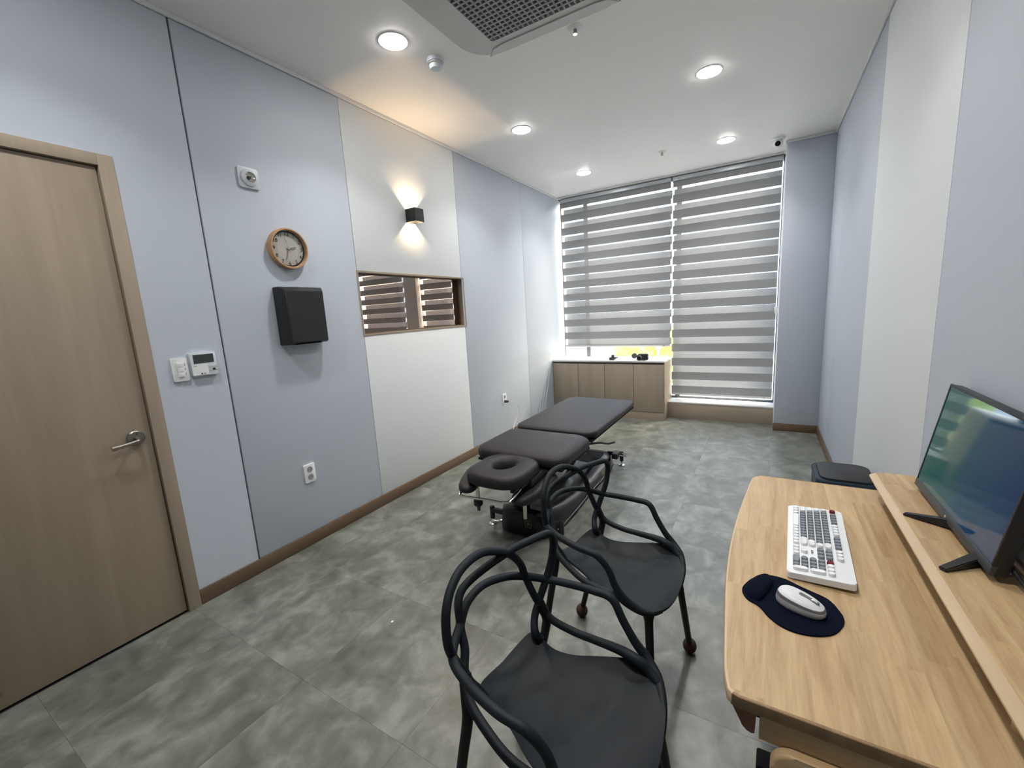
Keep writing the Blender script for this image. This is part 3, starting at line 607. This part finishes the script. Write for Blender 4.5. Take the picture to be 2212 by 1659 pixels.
# lift arms
for x in (1.075, 1.265):
    bm = bmesh.new(); m4 = Matrix.Translation((x, 2.95, .275)) @ Matrix.Rotation(math.radians(-24), 4, 'X'); bmesh.ops.create_cube(bm, size=1, matrix=m4 @ Matrix.Diagonal((.035, .86, .06, 1))); bmesh.ops.bevel(bm, geom=bm.edges[:], offset=.006, segments=2, affect='EDGES'); finish(bm, 'lift_arm', 'black', tb)
bm = bmesh.new(); m4 = Matrix.Translation((1.17, 2.60, .26)) @ Matrix.Rotation(math.radians(38), 4, 'X'); bmesh.ops.create_cube(bm, size=1, matrix=m4 @ Matrix.Diagonal((.09, .46, .09, 1))); bmesh.ops.bevel(bm, geom=bm.edges[:], offset=.012, segments=2, affect='EDGES'); finish(bm, 'lift_motor', 'black', tb)
tube('lift_piston', [(1.17, 2.70, .22), (1.17, 3.05, .43)], .016, 'chrome', tb, 12)
# boat-shaped base shell
sec = [(2.130, .085, .16), (2.150, .150, .185), (2.22, .195, .190), (2.35, .205, .165), (2.60, .195, .120), (2.95, .185, .100), (3.25, .190, .110), (3.42, .185, .130), (3.53, .160, .130), (3.585, .110, .115)]
bm = bmesh.new(); rings = []
for y, hw, hz_ in sec:
    pr = [(-1., .012), (-1.02, .05), (-.93, hz_*.75), (-.70, hz_*.97), (-.3, hz_), (.3, hz_), (.70, hz_*.97), (.93, hz_*.75), (1.02, .05), (1., .012)]
    rings.append([(1.195+hw*a_, y, b_) for a_, b_ in pr])
ring_loft(bm, rings); finish(bm, 'base_shell', 'black_gloss', tb, ang=50)
prism('base_recess', rrect(1.09, 1.30, 3.30, 3.50, .05), .128, .1335, 'black_matte', tb)
for sx in (-1, 1):
    tube('edge_strip', cat_rom([(1.195+sx*.200, 2.25, .030), (1.195+sx*.208, 2.50, .034), (1.195+sx*.192, 2.95, .028), (1.195+sx*.196, 3.30, .030), (1.195+sx*.180, 3.50, .034)]), .005, 'steel_grey', tb, 6)
boxes('control_box', [(1.25, 1.34, 2.16, 2.27, .185, .215)], 'mid_grey', tb, bev=.008)
for x, y, sx in ((.940, 2.195, -1), (1.45, 2.195, 1), (.945, 3.575, -1), (1.425, 3.575, 1)):
    f_ = lathe('foot', [(0, 0), (.027, 0), (.028, .010), (.022, .014), (.010, .018), (.009, .055), (0, .055)], 'chrome', tb, 24, Matrix.Translation((x, y, 0)))
    lathe('foot_sleeve', [(0, .045), (.016, .045), (.017, .125), (.012, .132), (0, .132)], 'black', f_, 16, Matrix.Translation((x, y, 0)))
    a_, b_ = sorted((x, 1.195+sx*.10)); boxes('foot_arm', [(a_, b_, y-.013, y+.013, .088, .122)], 'black', tb, bev=.005)
tube('pedal', cat_rom([(1.06, 2.19, .062), (1.02, 2.165, .055), (.985, 2.15, .050), (.965, 2.155, .050)]), lambda t: .007+.007*t, 'chrome', tb, 10)
for dy, dx in ((0, .02), (-.055, .035)): tube('pedal', [(1.40+dx, 3.52+dy, .135), (1.47+dx, 3.50+dy, .135)], .006, 'chrome', tb, 8)
boxes('pedal_bracket', [(1.375, 1.425, 3.44, 3.54, .10, .150)], 'black', tb, bev=.006)
tube('lever', cat_rom([(1.42, 2.74, .455), (1.50, 2.78, .462), (1.56, 2.80, .458), (1.60, 2.82, .468)]), .008, 'black', tb, 8)
def chevrons(mtx, s_):
    fr = [(-1, -1, 1, -.93), (-1, .93, 1, 1), (-1, -.93, -.93, .93), (.93, -.93, 1, .93)]
    bm = bmesh.new()
    for x0, y0, x1, y1 in fr: prism_bm(bm, [(x0*s_, y0*s_), (x1*s_, y0*s_), (x1*s_, y1*s_), (x0*s_, y1*s_)], 0, .0006, mtx)
    for oy in (-.35, .15):
        for sg in (-1, 1): prism_bm(bm, [(0, (oy+.45)*s_), (sg*.45*s_, oy*s_), (sg*.45*s_, (oy-.14)*s_), (0, (oy+.31)*s_)], 0, .0006, mtx)
    return finish(bm, 'foot_switch_mark', 'gold', tb, smooth=False)
chevrons(Matrix.Translation((1.252, 2.1285, .098)) @ Matrix.Rotation(math.radians(90), 4, 'X'), .022)
chevrons(Matrix.Translation((1.391, 3.17, .072)) @ Matrix.Rotation(math.radians(90), 4, 'Z') @ Matrix.Rotation(math.radians(78), 4, 'X'), .024)
boxes('cover_panel', [(1.02, 1.06, 2.30, 3.10, .19, .30)], 'black', tb, bev=.01)

# ------------------------------------------------------------------ chairs
CH = dict(P0=(-.154, .097, .516), P1=(-.169, .117, .544), P2=(-.169, .139, .579), P3=(-.161, .171, .639), P4=(-.155, .193, .690), P5=(-.151, .200, .746), P5b=(-.151, .189, .775), P6=(-.151, .166, .788), P7=(-.169, .114, .787), P9=(-.192, .039, .780),
 Q1=(-.191, .090, .725), Q2=(-.192, .113, .669), Q3=(-.181, .124, .624), L1=(-.136, .153, .532), L2=(-.072, .168, .512), L3=(-.010, .178, .509), L4=(.058, .186, .509), J=(.104, .183, .508), b0=(-.248, -.003, .686), b1=(-.224, .063, .683), b2=(-.099, .195, .635), b3=(-.025, .210, .634), b4=(.027, .214, .629), b5=(.060, .212, .579), b6=(.093, .213, .530), J2=(.122, .216, .497),
 mP0=(-.160, -.131, .514), mP1=(-.165, -.150, .550), mP2=(-.165, -.164, .587), mP3=(-.169, -.192, .647), mP4=(-.169, -.203, .698), mP5=(-.174, -.195, .759), mP5b=(-.187, -.163, .797), mP6=(-.198, -.112, .819), mP7=(-.208, -.031, .812), mQ1=(-.235, -.087, .731), mQ2=(-.209, -.127, .667), mQ3=(-.185, -.140, .622), mL1=(-.124, -.190, .551), mL2=(-.059, -.201, .523), mL3=(.001, -.204, .504), mL4=(.067, -.199, .498), mJ=(.114, -.184, .492), mb1=(-.238, -.073, .681), mb2=(-.094, -.218, .641), mb3=(-.008, -.226, .636), mb4=(.057, -.216, .627), mb5=(.088, -.196, .579), mb6=(.107, -.191, .531), mJ2=(.128, -.184, .498))
def gp(s_): return [CH[k_] for k_ in s_.split()]
def mp_(s_): return [CH['m'+k_] for k_ in s_.split()]
def make_chair():
    t = empty('armchair', (0, 0, 0))
    lk = lambda o_: (setattr(o_, 'parent', t), o_)[1]
    post_l = [(-.150, .112, .485)]; post_r = [(-.154, -.119, .484)]
    Af = post_l+gp('P0 P1 P2 P3 P4 P5 P5b P6 P7 P9')+mp_('Q1 Q2 Q3 P2 L1 L2 L3 L4 J')+[(.148, -.172, .470), (.175, -.156, .452)]
    An = post_r+mp_('P0 P1 P2 P3 P4 P5 P5b P6 P7')+gp('P9 Q1 Q2 Q3 P2 L1 L2 L3 L4 J')+[(.138, .190, .488), (.168, .182, .470)]
    B = [(.222, -.098, .437), (.207, -.128, .440), (.182, -.152, .448), (.152, -.170, .468)]+mp_('J2 b6 b5 b4 b3 b2 P3 Q2 b1')+gp('b0 b1 Q2 P3 b2 b3 b4 b5 b6 J2')+[(.156, .198, .475), (.184, .160, .463), (.204, .118, .453), (.220, .060, .443)]
    rA = lambda u_: .0108+.004*max(0, 1-u_*14)+.003*max(0, (u_-.80)/.10)-.005*max(0, (u_-.93)/.07)
    def rB(u_):
        e_ = min(u_, 1-u_)
        return .006+.0075*e_/.11 if e_ < .11 else .0138-.0027*(e_-.11)/.10 if e_ < .21 else .0111
    lk(tube('back_hoop', cat_rom(Af, 8), rA, 'chair_plastic', None, 12)); lk(tube('back_hoop', cat_rom(An, 8), rA, 'chair_plastic', None, 12)); lk(tube('arm_hoop', cat_rom(B, 8), rB, 'chair_plastic', None, 12))
    ol = [(-.196, 0, .473), (-.193, .045, .482), (-.180, .098, .500), (-.158, .118, .503), (-.132, .112, .490), (-.095, .110, .483), (-.045, .126, .481), (.010, .157, .484), (.070, .186, .490), (.122, .212, .489), (.160, .199, .482), (.188, .160, .471), (.208, .118, .462), (.228, .040, .451), (.236, -.03, .446), (.231, -.085, .445), (.212, -.128, .448), (.180, -.155, .455), (.130, -.172, .468), (.075, -.180, .482), (.010, -.165, .483), (-.045, -.140, .481), (-.095, -.124, .483), (-.132, -.120, .490), (-.158, -.122, .500), (-.180, -.100, .496), (-.193, -.045, .480)]
    ol = cat_rom(ol, 3, True); bm = bmesh.new(); c0 = Vector((.03, .0, 0)); rings = []
    dish = lambda q: .462-.010*math.exp(-((q.x-.0)**2/.02+q.y**2/.02))+.05*max(0, -q.x-.10)
    for s_ in (1., .965, .90, .78, .6, .4, .2):
        rg = []
        for q in ol:
            v = Vector((c0.x+(q.x-c0.x)*s_, (q.y)*s_, 0)); w_ = max(0, (s_-.55)/.45)**2.0; v.z = q.z*w_+dish(v)*(1-w_); rg.append(v)
        rings.append(rg)
    bot = [[Vector((v.x*.985+.03*.015, v.y*.985, v.z-.012)) for v in rings[0]], [Vector((v.x, v.y, v.z-.016)) for v in rings[2]]]
    ring_loft(bm, [bot[1], bot[0]]+rings); lk(finish(bm, 'seat', 'chair_plastic', None, ang=75))
    for pts_, fl_ in (([(.188, -.122, .440), (.196, -.134, .400), (.208, -.153, .340), (.240, -.204, .170), (.264, -.243, .03)], .012), ([(.160, .150, .446), (.164, .166, .405), (.166, .185, .340), (.170, .233, .170), (.172, .275, .03)], .010),
                      ([(-.167, .140, .578), (-.152, .150, .535), (-.158, .153, .490), (-.195, .157, .350), (-.282, .166, .03)], .001), ([(-.162, -.166, .586), (-.142, -.184, .545), (-.132, -.196, .500), (-.152, -.209, .370), (-.205, -.233, .03)], .001)):
        b_ = Vector(pts_[-1])
        lg = lk(tube('leg', cat_rom(pts_, 6), lambda u_: .0115+fl_*max(0, 1-u_/.22)**1.4+.003*(1-u_), 'chair_plastic_dark', None, 12))
        bm = bmesh.new(); bmesh.ops.create_uvsphere(bm, u_segments=20, v_segments=14, radius=1, matrix=Matrix.Translation((b_.x, b_.y, .0305)) @ Matrix.Diagonal((.0265, .0265, .0305, 1)))
        sk = finish(bm, 'foot_cover', 'sock', None); sk.parent = lg
    return t
ch = make_chair(); ch.location = (2.089, .800, 0); ch.rotation_euler = (0, 0, -.153)
tag(ch, 'dark grey plastic armchair with looped back nearest the camera', 'chair', 'looped-back armchairs at the desk')
ch2 = dup_tree(ch, (2.035, 1.412, 0), -.233)
tag(ch2, 'black plastic armchair with looped back nearer the treatment table', 'chair', 'looped-back armchairs at the desk')

# ------------------------------------------------------------------ desk
dk = empty('desk', (2.71, 1.32, 0), 'light butcher-block wooden desk with bowed front along the right wall', 'desk')
fr = cat_rom([(2.4435, .7615, 0), (2.4346, .809, 0), (2.429, .8855, 0), (2.4243, .96, 0), (2.417, 1.09, 0), (2.4146, 1.22, 0), (2.4170, 1.34, 0), (2.4231, 1.458, 0), (2.4325, 1.58, 0), (2.4443, 1.702, 0), (2.4538, 1.80, 0)], 3)
outline = [(2.4650, .7495), (2.452, .7530)]+[(v.x, v.y) for v in fr]+[(2.460, 1.846), (2.4700, 1.866), (2.4880, 1.8836), (2.988, 1.8836), (2.988, .7495)]
def inset(poly, d_):
    N = len(poly); o = []; cx = sum(p_[0] for p_ in poly)/N; cy = sum(p_[1] for p_ in poly)/N
    for i in range(N):
        p0, p1, p2 = Vector(poly[i-1]), Vector(poly[i]), Vector(poly[(i+1) % N]); e1 = (p1-p0).normalized(); e2 = (p2-p1).normalized()
        n1 = Vector((-e1.y, e1.x)); n2 = Vector((-e2.y, e2.x)); nn = (n1+n2).normalized(); k_ = d_/max(.3, nn.dot(n1))
        c_ = Vector((cx, cy))-p1; nn = nn if nn.dot(c_) > 0 else -nn; q = p1+nn*k_; o.append((q.x, q.y))
    return o
def clip(poly, x0, x1, y0, y1):
    for ax, lim, sg in ((0, x0, 1), (0, x1, -1), (1, y0, 1), (1, y1, -1)):
        o = []; N = len(poly)
        for i in range(N):
            a_, b_ = poly[i], poly[(i+1) % N]; da, db = sg*(a_[ax]-lim), sg*(b_[ax]-lim)
            if da >= 0: o.append(a_)
            if (da >= 0) != (db >= 0): t = da/(da-db); o.append((a_[0]+(b_[0]-a_[0])*t, a_[1]+(b_[1]-a_[1])*t))
        poly = o
        if len(poly) < 3: return []
    return poly
def area(p_): return abs(sum(p_[i-1][0]*p_[i][1]-p_[i][0]*p_[i-1][1] for i in range(len(p_))))/2
DZ0, DZT = .686, .710
top = prism('desktop', inset(outline, .012), DZ0-.003, DZ0, 'stave_lit_edge', dk)
inn = inset(outline, .006)
def staves(poly, x0, x1, y0, y1, z0, z1, par, wst, lmin, lmax):
    x = x0
    while x < x1:
        w_ = wst*random.uniform(.75, 1.25); y = y0-random.uniform(0, lmax)
        while y < y1:
            l_ = random.uniform(lmin, lmax); pl = clip(poly, x, min(x+w_, x1), y, y+l_)
            if pl and area(pl) > 1e-4: prism('stave', pl, z0, z1, 'stave', par)
            y += l_
        x += w_
staves(inn, 2.40, 2.995, .74, 1.89, DZ0, DZT, top, .062, .28, .52)
bm = bmesh.new(); N = len(outline)
soft = ((.006, DZ0), (.001, DZ0), (0, DZ0+.004), (0, DZT-.006), (.002, DZT-.0015), (.006, DZT)); hard = ((.006, DZ0), (.0006, DZ0), (0, DZ0+.0008), (0, DZT-.0012), (.0012, DZT), (.006, DZT))
def band(ids, prof, mat):
    bm = bmesh.new(); ins = [(inset(outline, d_), z) for d_, z in prof]; ring_loft(bm, [[(q[i][0], q[i][1], z) for i in ids] for q, z in ins], False, False); finish(bm, 'edge_band', mat, top, ang=40)
bm.free(); band(list(range(1, N-3)), soft, 'stave_lit_edge'); band([N-2, N-1], hard, 'stave_x'); band([N-1, 0, 1], hard, 'end_grain'); band([N-4, N-3, N-2], hard, 'end_grain')
bm = bmesh.new(); wm = Matrix(((1, 0, 0, 0), (0, 0, 1, 0), (0, 1, 0, 0), (0, 0, 0, 1)))
prism_bm(bm, [(2.452, .686), (2.492, .6855), (2.4905, .640), (2.4855, .6375), (2.477, .6405), (2.470, .648)], .757, 1.86, wm); finish(bm, 'front_rail', 'walnut', dk)
boxes('rail_gap', [(2.492, 2.4975, .765, 1.86, .668, .6855)], 'ink', dk)
boxes('end_apron', [(2.4975, 2.985, .757, .775, .632, .6855)], 'stave_x', dk, bev=.001)
boxes('end_apron', [(2.4975, 2.985, 1.84, 1.86, .632, .6855)], 'stave_x', dk, bev=.001)
prism('end_panel', rrect(2.516, 2.960, .15, .640, .035, 8), -.018, 0, 'stave_x', dk, Matrix(((1, 0, 0, 0), (0, 0, -1, .738), (0, 1, 0, 0), (0, 0, 0, 1))), bev=.006, seg=3)
for y in (1.20, 1.74): boxes('foot_bar', [(2.506, 2.96, y-.03, y+.03, 0, .115)], 'black_matte', dk, bev=.006); boxes('leg', [(2.82, 2.88, y-.03, y+.03, .116, .682)], 'black', dk, bev=.004)
# monitor shelf
sf = empty('monitor_shelf', (2.895, 1.29, .710), 'light wooden monitor riser standing on the desk against the wall', 'shelf')
SZ = .800; so = rrect(2.812, 2.985, .745, 1.835, .030, 6)
tp = prism('shelf_board', inset(so, .004), SZ-.017, SZ-.015, 'stave_lit_edge', sf)
staves(inset(so, .017), 2.81, 2.99, .73, 1.84, SZ-.015, SZ, tp, .055, .25, .45)
bm = bmesh.new(); rg = [[(x, y, z) for x, y in inset(so, d_)] for d_, z in ((.010, SZ-.017), (.002, SZ-.017), (0, SZ-.015), (0, SZ-.011), (.017, SZ))]; ring_loft(bm, rg, True, False); finish(bm, 'edge_band', 'stave_lit_edge', tp, ang=30)
for y in (1.755, .885):
    bm = bmesh.new(); prism_bm(bm, rrect(2.845, 2.975, y-.016, y+.016, .0155, 6), .7105, SZ-.0175); finish(bm, 'leg', 'stave_x', sf)

# ------------------------------------------------------------------ monitor
mo = empty('monitor', (2.915, 1.445, SZ), 'black flat screen monitor showing a teal and blue picture on the wooden riser', 'monitor')
MY0, MY1, MZ0, MZ1 = 1.185, 1.700, .818, 1.140
tl = Matrix.Translation((2.905, 0, MZ0)) @ Matrix.Rotation(math.radians(9.5), 4, 'Y') @ Matrix.Translation((-2.905, 0, -MZ0))
def tbox(nm, b_, mat, bev=0.):
    bm = bmesh.new(); bbox(bm, *b_, bev=bev); bmesh.ops.transform(bm, matrix=tl, verts=bm.verts); return finish(bm, nm, mat, mo)
tbox('casing', (2.906, 2.932, MY0, MY1, MZ0, MZ1), 'black', .004)
tbox('bezel', (2.902, 2.912, MY0-.001, MY1+.001, MZ0-.002, MZ0+.020), 'dark_grey', .002); tbox('bezel', (2.903, 2.910, MY0, MY1, MZ1-.007, MZ1+.001), 'black', .001)
for a_, b_ in ((MY0, MY0+.007), (MY1-.007, MY1)): tbox('bezel', (2.903, 2.910, a_, b_, MZ0+.018, MZ1-.006), 'black', .001)
tbox('screen', (2.9045, 2.908, MY0+.006, MY1-.006, MZ0+.018, MZ1-.006), 'screen_on')
lathe('logo', [(0, 0), (.0042, 0), (.0042, .0006), (0, .0006)], 'chrome', mo, 20, tl @ Matrix.Translation((2.9021, 1.4425, MZ0+.009)) @ Matrix.Rotation(-math.pi/2, 4, 'Y'))
for sy in (-1, 1):
    yb = 1.438+sy*.055; ye = 1.335 if 0 else (1.195 if sy < 0 else 1.475)
P_ = [[(2.925, 1.425, .822), (2.832, 1.478, .8035)], [(2.925, 1.270, .822), (2.836, 1.195, .8035)]]
for a_, b_ in P_:
    a_, b_ = Vector(a_), Vector(b_); dd = (b_-a_); nn = Vector((-dd.y, dd.x, 0)).normalized(); bm = bmesh.new()
    ring_loft(bm, [[a_+nn*.013+Vector((0, 0, .006)), a_-nn*.013+Vector((0, 0, .006)), a_-nn*.013-Vector((0, 0, .018)), a_+nn*.013-Vector((0, 0, .018))], [b_+nn*.008+Vector((0, 0, .004)), b_-nn*.008+Vector((0, 0, .004)), b_-nn*.008-Vector((0, 0, .003)), b_+nn*.008-Vector((0, 0, .003))]])
    bmesh.ops.bevel(bm, geom=bm.edges[:], offset=.002, segments=2, affect='EDGES'); finish(bm, 'stand_leg', 'black', mo)
cb = empty('monitor_cable', (2.95, 1.10, SZ), 'black cable on the riser beside the monitor', 'cable')
tube('cable', cat_rom([(2.935, 1.22, .845), (2.944, 1.17, .822), (2.955, 1.10, .8055), (2.964, 1.00, .8045), (2.972, .88, .8045)]), .004, 'black', cb, 8); lathe('connector', [(0, 0), (.008, 0), (.008, .03), (.005, .04), (0, .04)], 'black', cb, 12, Matrix.Translation((2.935, 1.222, .842)) @ Matrix.Rotation(math.radians(120), 4, 'X'))

# ------------------------------------------------------------------ keyboard (local a: left to right, b: user to screen)
KC = Vector((2.6315, 1.379, .7105)); ka = math.atan2(.4003, .0192)
kb = empty('keyboard', KC, 'white retro keyboard with round grey, white and red keys on the desk', 'keyboard')
KM = Matrix.Translation(KC) @ Matrix.Rotation(ka+math.pi, 4, 'Z') @ Matrix.Rotation(math.radians(2.8), 4, 'X') @ Matrix.Translation((0, 0, .0055))
body = prism('casing', rrect(-.2085, .2085, -.070, .070, .010, 5), 0, .016, 'key_white', kb, KM, bev=.004, seg=3)
def stadium(w_, h_, n_=7):
    r_ = min(w_, h_)/2
    return rrect(-w_/2, w_/2, -h_/2, h_/2, r_*.999, n_)
KEYM = {}
def key(a_, b_, mat, wu=1., hu=1., sq=False):
    u_ = .01745; kk = (mat, wu, hu, sq)
    if kk not in KEYM:
        bm = bmesh.new(); w_, h_ = u_*wu-.0022, u_*hu-.0022; pl = rrect(-w_/2, w_/2, -h_/2, h_/2, .004, 4) if sq else stadium(w_, h_, 5)
        ring_loft(bm, [[(x, y, 0) for x, y in pl], [(x*.97, y*.97, .0065) for x, y in pl], [(x*.86, y*.86, .0078) for x, y in pl], [(x*.80, y*.80, .0070) for x, y in pl]])
        bmesh.ops.recalc_face_normals(bm, faces=bm.faces); me = bpy.data.meshes.new('key'); bm.to_mesh(me); bm.free(); me.materials.append(MT[mat])
        me.polygons.foreach_set('use_smooth', [True]*len(me.polygons)); me.set_sharp_from_angle(angle=math.radians(40)); KEYM[kk] = me
    o = bpy.data.objects.new('key', KEYM[kk]); col.objects.link(o); o.parent = kb
    o.matrix_basis = kb.matrix_basis.inverted() @ KM @ Matrix.Translation((-.2085+.012+u_*(a_+wu/2), -.070+.012+u_*(b_+hu/2), .0161))
G, Wh, Rd = 'key_grey', 'key_white', 'key_red'
rows = {4: [(Wh, 1)]+[(G, 1)]*12+[(Wh, 1.7)], 3: [(Wh, 1.4)]+[(G, 1)]*12+[(Wh, 1.3)], 2: [(Wh, 1.7)]+[(G, 1)]*11+[(Wh, 2.0)], 1: [(Wh, 2.1)]+[(G, 1)]*10+[(Wh, 2.6)], 0: [(Wh, 1.2), (Wh, 1.1), (Wh, 1.1), (Wh, 5.0)]+[(Wh, 1.05)]*6}
for r_, ks in rows.items():
    a_ = 0.
    for mt, w_ in ks: key(a_, r_*1.04, mt, w_, sq=(mt == Wh and w_ > 4)); a_ += w_
fx = [(0, Rd)]+[(1.6+i, G) for i in range(4)]+[(6.0+i, Wh) for i in range(4)]+[(10.4+i, G) for i in range(4)]+[(14.8+i, Wh) for i in range(3)]
for a_, mt in fx: key(a_, 5.45, mt)
for r_ in (4, 3):
    for i in range(3): key(15.1+i, r_*1.04, G)
key(16.1, 1.04, Wh)
for i in range(3): key(15.1+i, 0, Wh)
for i, mt in enumerate((Rd, Wh, Wh, Wh)): key(18.45+i, 4*1.04, mt)
for r_ in (3, 2, 1):
    for i in range(3): key(18.45+i, r_*1.04, G)
key(18.45, 0, G, 2., sq=True); key(20.45, 0, G); key(21.45, 2*1.04, Wh, 1, 2.04); key(21.45, 0, Wh, 1, 2.04)
text('logo_lettering', 'actto', .010, 'ink_grey', body, KM @ Matrix.Translation((-.2085+.012+.01745*16.2, -.070+.012+.01745*2.6, .0163)))

# ------------------------------------------------------------------ mouse pad and mouse
padp = [(2.5102, 1.1636), (2.4811, 1.1377), (2.4625, 1.1017), (2.4557, 1.0706), (2.4676, 1.0415), (2.4885, 1.0285), (2.4986, 1.0165), (2.5113, .9957), (2.5335, .9762), (2.56, .9685), (2.5955, .9751), (2.6273, .9959), (2.6474, 1.0319), (2.6528, 1.0593), (2.6464, 1.0862), (2.6315, 1.1183), (2.6018, 1.1337), (2.5716, 1.1485), (2.5492, 1.1617)]
mpd = empty('mouse_pad', (2.56, 1.07, .710), 'navy blue mouse pad with raised wrist rest on the desk', 'mouse pad')
pp = [(v.x, v.y) for v in cat_rom([(x, y, 0) for x, y in padp], 4, True)]
bm = bmesh.new(); prism_bm(bm, pp, .7103, .7140, bev=.0012); finish(bm, 'mat', 'navy', mpd)
bm = bmesh.new(); wr_ = [(x, y) for x, y in [(2.5050, 1.1560), (2.4850, 1.1350), (2.4680, 1.1010), (2.4615, 1.0720), (2.4720, 1.0470), (2.4870, 1.0400), (2.4985, 1.0500), (2.5080, 1.0750), (2.5180, 1.1050), (2.5230, 1.1350), (2.5180, 1.1530)]]
wp = [(v.x, v.y) for v in cat_rom([(x, y, 0) for x, y in wr_], 4, True)]; wc_ = Vector((2.492, 1.097))
ring_loft(bm, [[(wc_.x+(x-wc_.x)*s_, wc_.y+(y-wc_.y)*s_, z_) for x, y in wp] for s_, z_ in ((1, .7140), (.96, .7190), (.86, .7245), (.65, .7285), (.3, .7300))]); finish(bm, 'wrist_rest', 'navy', mpd, ang=70)
ms = empty('mouse', (2.573, 1.056, .714), 'silver and grey wireless mouse on the navy mouse pad', 'mouse')
MM = Matrix.Translation((2.573, 1.056, .7142)) @ Matrix.Rotation(math.atan2(-.0327, .0816), 4, 'Z')
def mring(s_, z_, zt=0.):
    o = []
    for k_ in range(36):
        t = 2*math.pi*k_/36; x = .049*math.copysign(abs(math.cos(t))**.85, math.cos(t)); y = .0285*math.copysign(abs(math.sin(t))**.8, math.sin(t))*(1-.10*math.cos(t)); o.append(MM @ Vector((x*s_, y*s_, z_+zt*(x*s_)/.049)))
    return o
bm = bmesh.new(); ring_loft(bm, [mring(.90, 0), mring(.98, .004), mring(1., .011), mring(.97, .018, -.003)]); finish(bm, 'lower_shell', 'mouse_silver', ms, ang=60)
bm = bmesh.new(); ring_loft(bm, [mring(.97, .0181, -.003), mring(.955, .0215, -.004), mring(.91, .0250, -.005)]); finish(bm, 'grey_band', 'mid_grey', ms, ang=60)
bm = bmesh.new(); ring_loft(bm, [mring(.91, .0251, -.005), mring(.80, .0290, -.006), mring(.60, .0325, -.006), mring(.35, .0345, -.004), mring(.1, .0352, -.002)]); finish(bm, 'top_shell', 'mouse_light', ms, ang=60)
prism('wheel_slot', stadium(.040, .0085), 0, .0016, 'mid_grey', ms, MM @ Matrix.Translation((.016, 0, .0322)) @ Matrix.Rotation(math.radians(11), 4, 'Y'))
lathe('scroll_wheel', [(0, -.003), (.007, -.003), (.008, 0), (.007, .003), (0, .003)], 'white_plastic', ms, 20, MM @ Matrix.Translation((.025, 0, .0275)) @ Matrix.Rotation(math.pi/2, 4, 'X'))
prism('mode_button', stadium(.012, .0052), 0, .0012, 'white_plastic', ms, MM @ Matrix.Translation((.004, 0, .0344)) @ Matrix.Rotation(math.radians(8), 4, 'Y'))
text('logo_lettering', 'actto', .008, 'ink', ms, MM @ Matrix.Translation((-.021, .002, .0350)) @ Matrix.Rotation(math.radians(-90), 4, 'Z'))

# ------------------------------------------------------------------ waste bin
bn = empty('waste_bin', (2.862, 2.64, 0), 'dark grey lidded waste bin standing behind the desk', 'bin')
bo = rrect(2.735, 2.985, 2.50, 2.785, .045, 6); bc = Vector((2.86, 2.6425))
bm = bmesh.new(); ring_loft(bm, [[(bc.x+(x-bc.x)*s_, bc.y+(y-bc.y)*s_, z_) for x, y in bo] for s_, z_ in ((.90, 0), (.91, .006), (.98, .46), (.99, .462))]); finish(bm, 'body', 'bin_grey', bn)
bm = bmesh.new(); ring_loft(bm, [[(bc.x+(x-bc.x)*s_, bc.y+(y-bc.y)*s_, z_) for x, y in bo] for s_, z_ in ((.985, .4625), (1., .466), (1., .486), (.975, .492))]); finish(bm, 'rim', 'bin_blue', bn)
prism('lid', rrect(2.755, 2.978, 2.515, 2.775, .045, 6), .4925, .503, 'bin_grey', bn, bev=.004)
# bit of paper on the floor
tag(rebase(boxes('paper_scrap', [(1.008, 1.016, 1.197, 1.209, .0003, .0015)], 'white_plastic', bev=.0004)), 'tiny white paper scrap lying on the floor near the chairs', 'scrap')

# ------------------------------------------------------------------ outside the window
tag(box('ground', -20, 25, 5.81, 60, -1.2, -.9, 'stone'), 'pale ground outside the window', 'ground', kind='structure')
def shrub(x, y, r_, lab):
    bm = bmesh.new(); bmesh.ops.create_icosphere(bm, subdivisions=4, radius=r_, matrix=Matrix.Translation((x, y, -.9+r_*1.6)) @ Matrix.Diagonal((1, 1, 1.6, 1)))
    for v in bm.verts:
        d_ = v.co-Vector((x, y, -.9+r_*1.6)); v.co += d_.normalized()*random.uniform(-.12, .12)*r_
    return tag(rebase(finish(bm, 'shrub', 'leaf', None, smooth=False)), lab, 'shrub', 'shrubs outside the window')
for x, lab in ((-.75, 'yellow-green shrub outside left of the other shrubs, seen below the blind'), (.55, 'yellow-green shrub outside between two other shrubs, seen below the blind'), (1.85, 'yellow-green shrub outside right of the other shrubs, seen below the blind')): shrub(x, 12.5, .56, lab)
bd = empty('building', (-8, 24, -.9), 'pale building with rows of windows across from the window', 'building')
box('wall', -22, 6, 24, 30, -.9, 7, 'bldg', bd)
for i in range(11):
    for j in range(2): box('window', -20.5+2.4*i, -19.0+2.4*i, 23.94, 23.999, .4+3.0*j, 1.9+3.0*j, 'bldg_glass', bd)
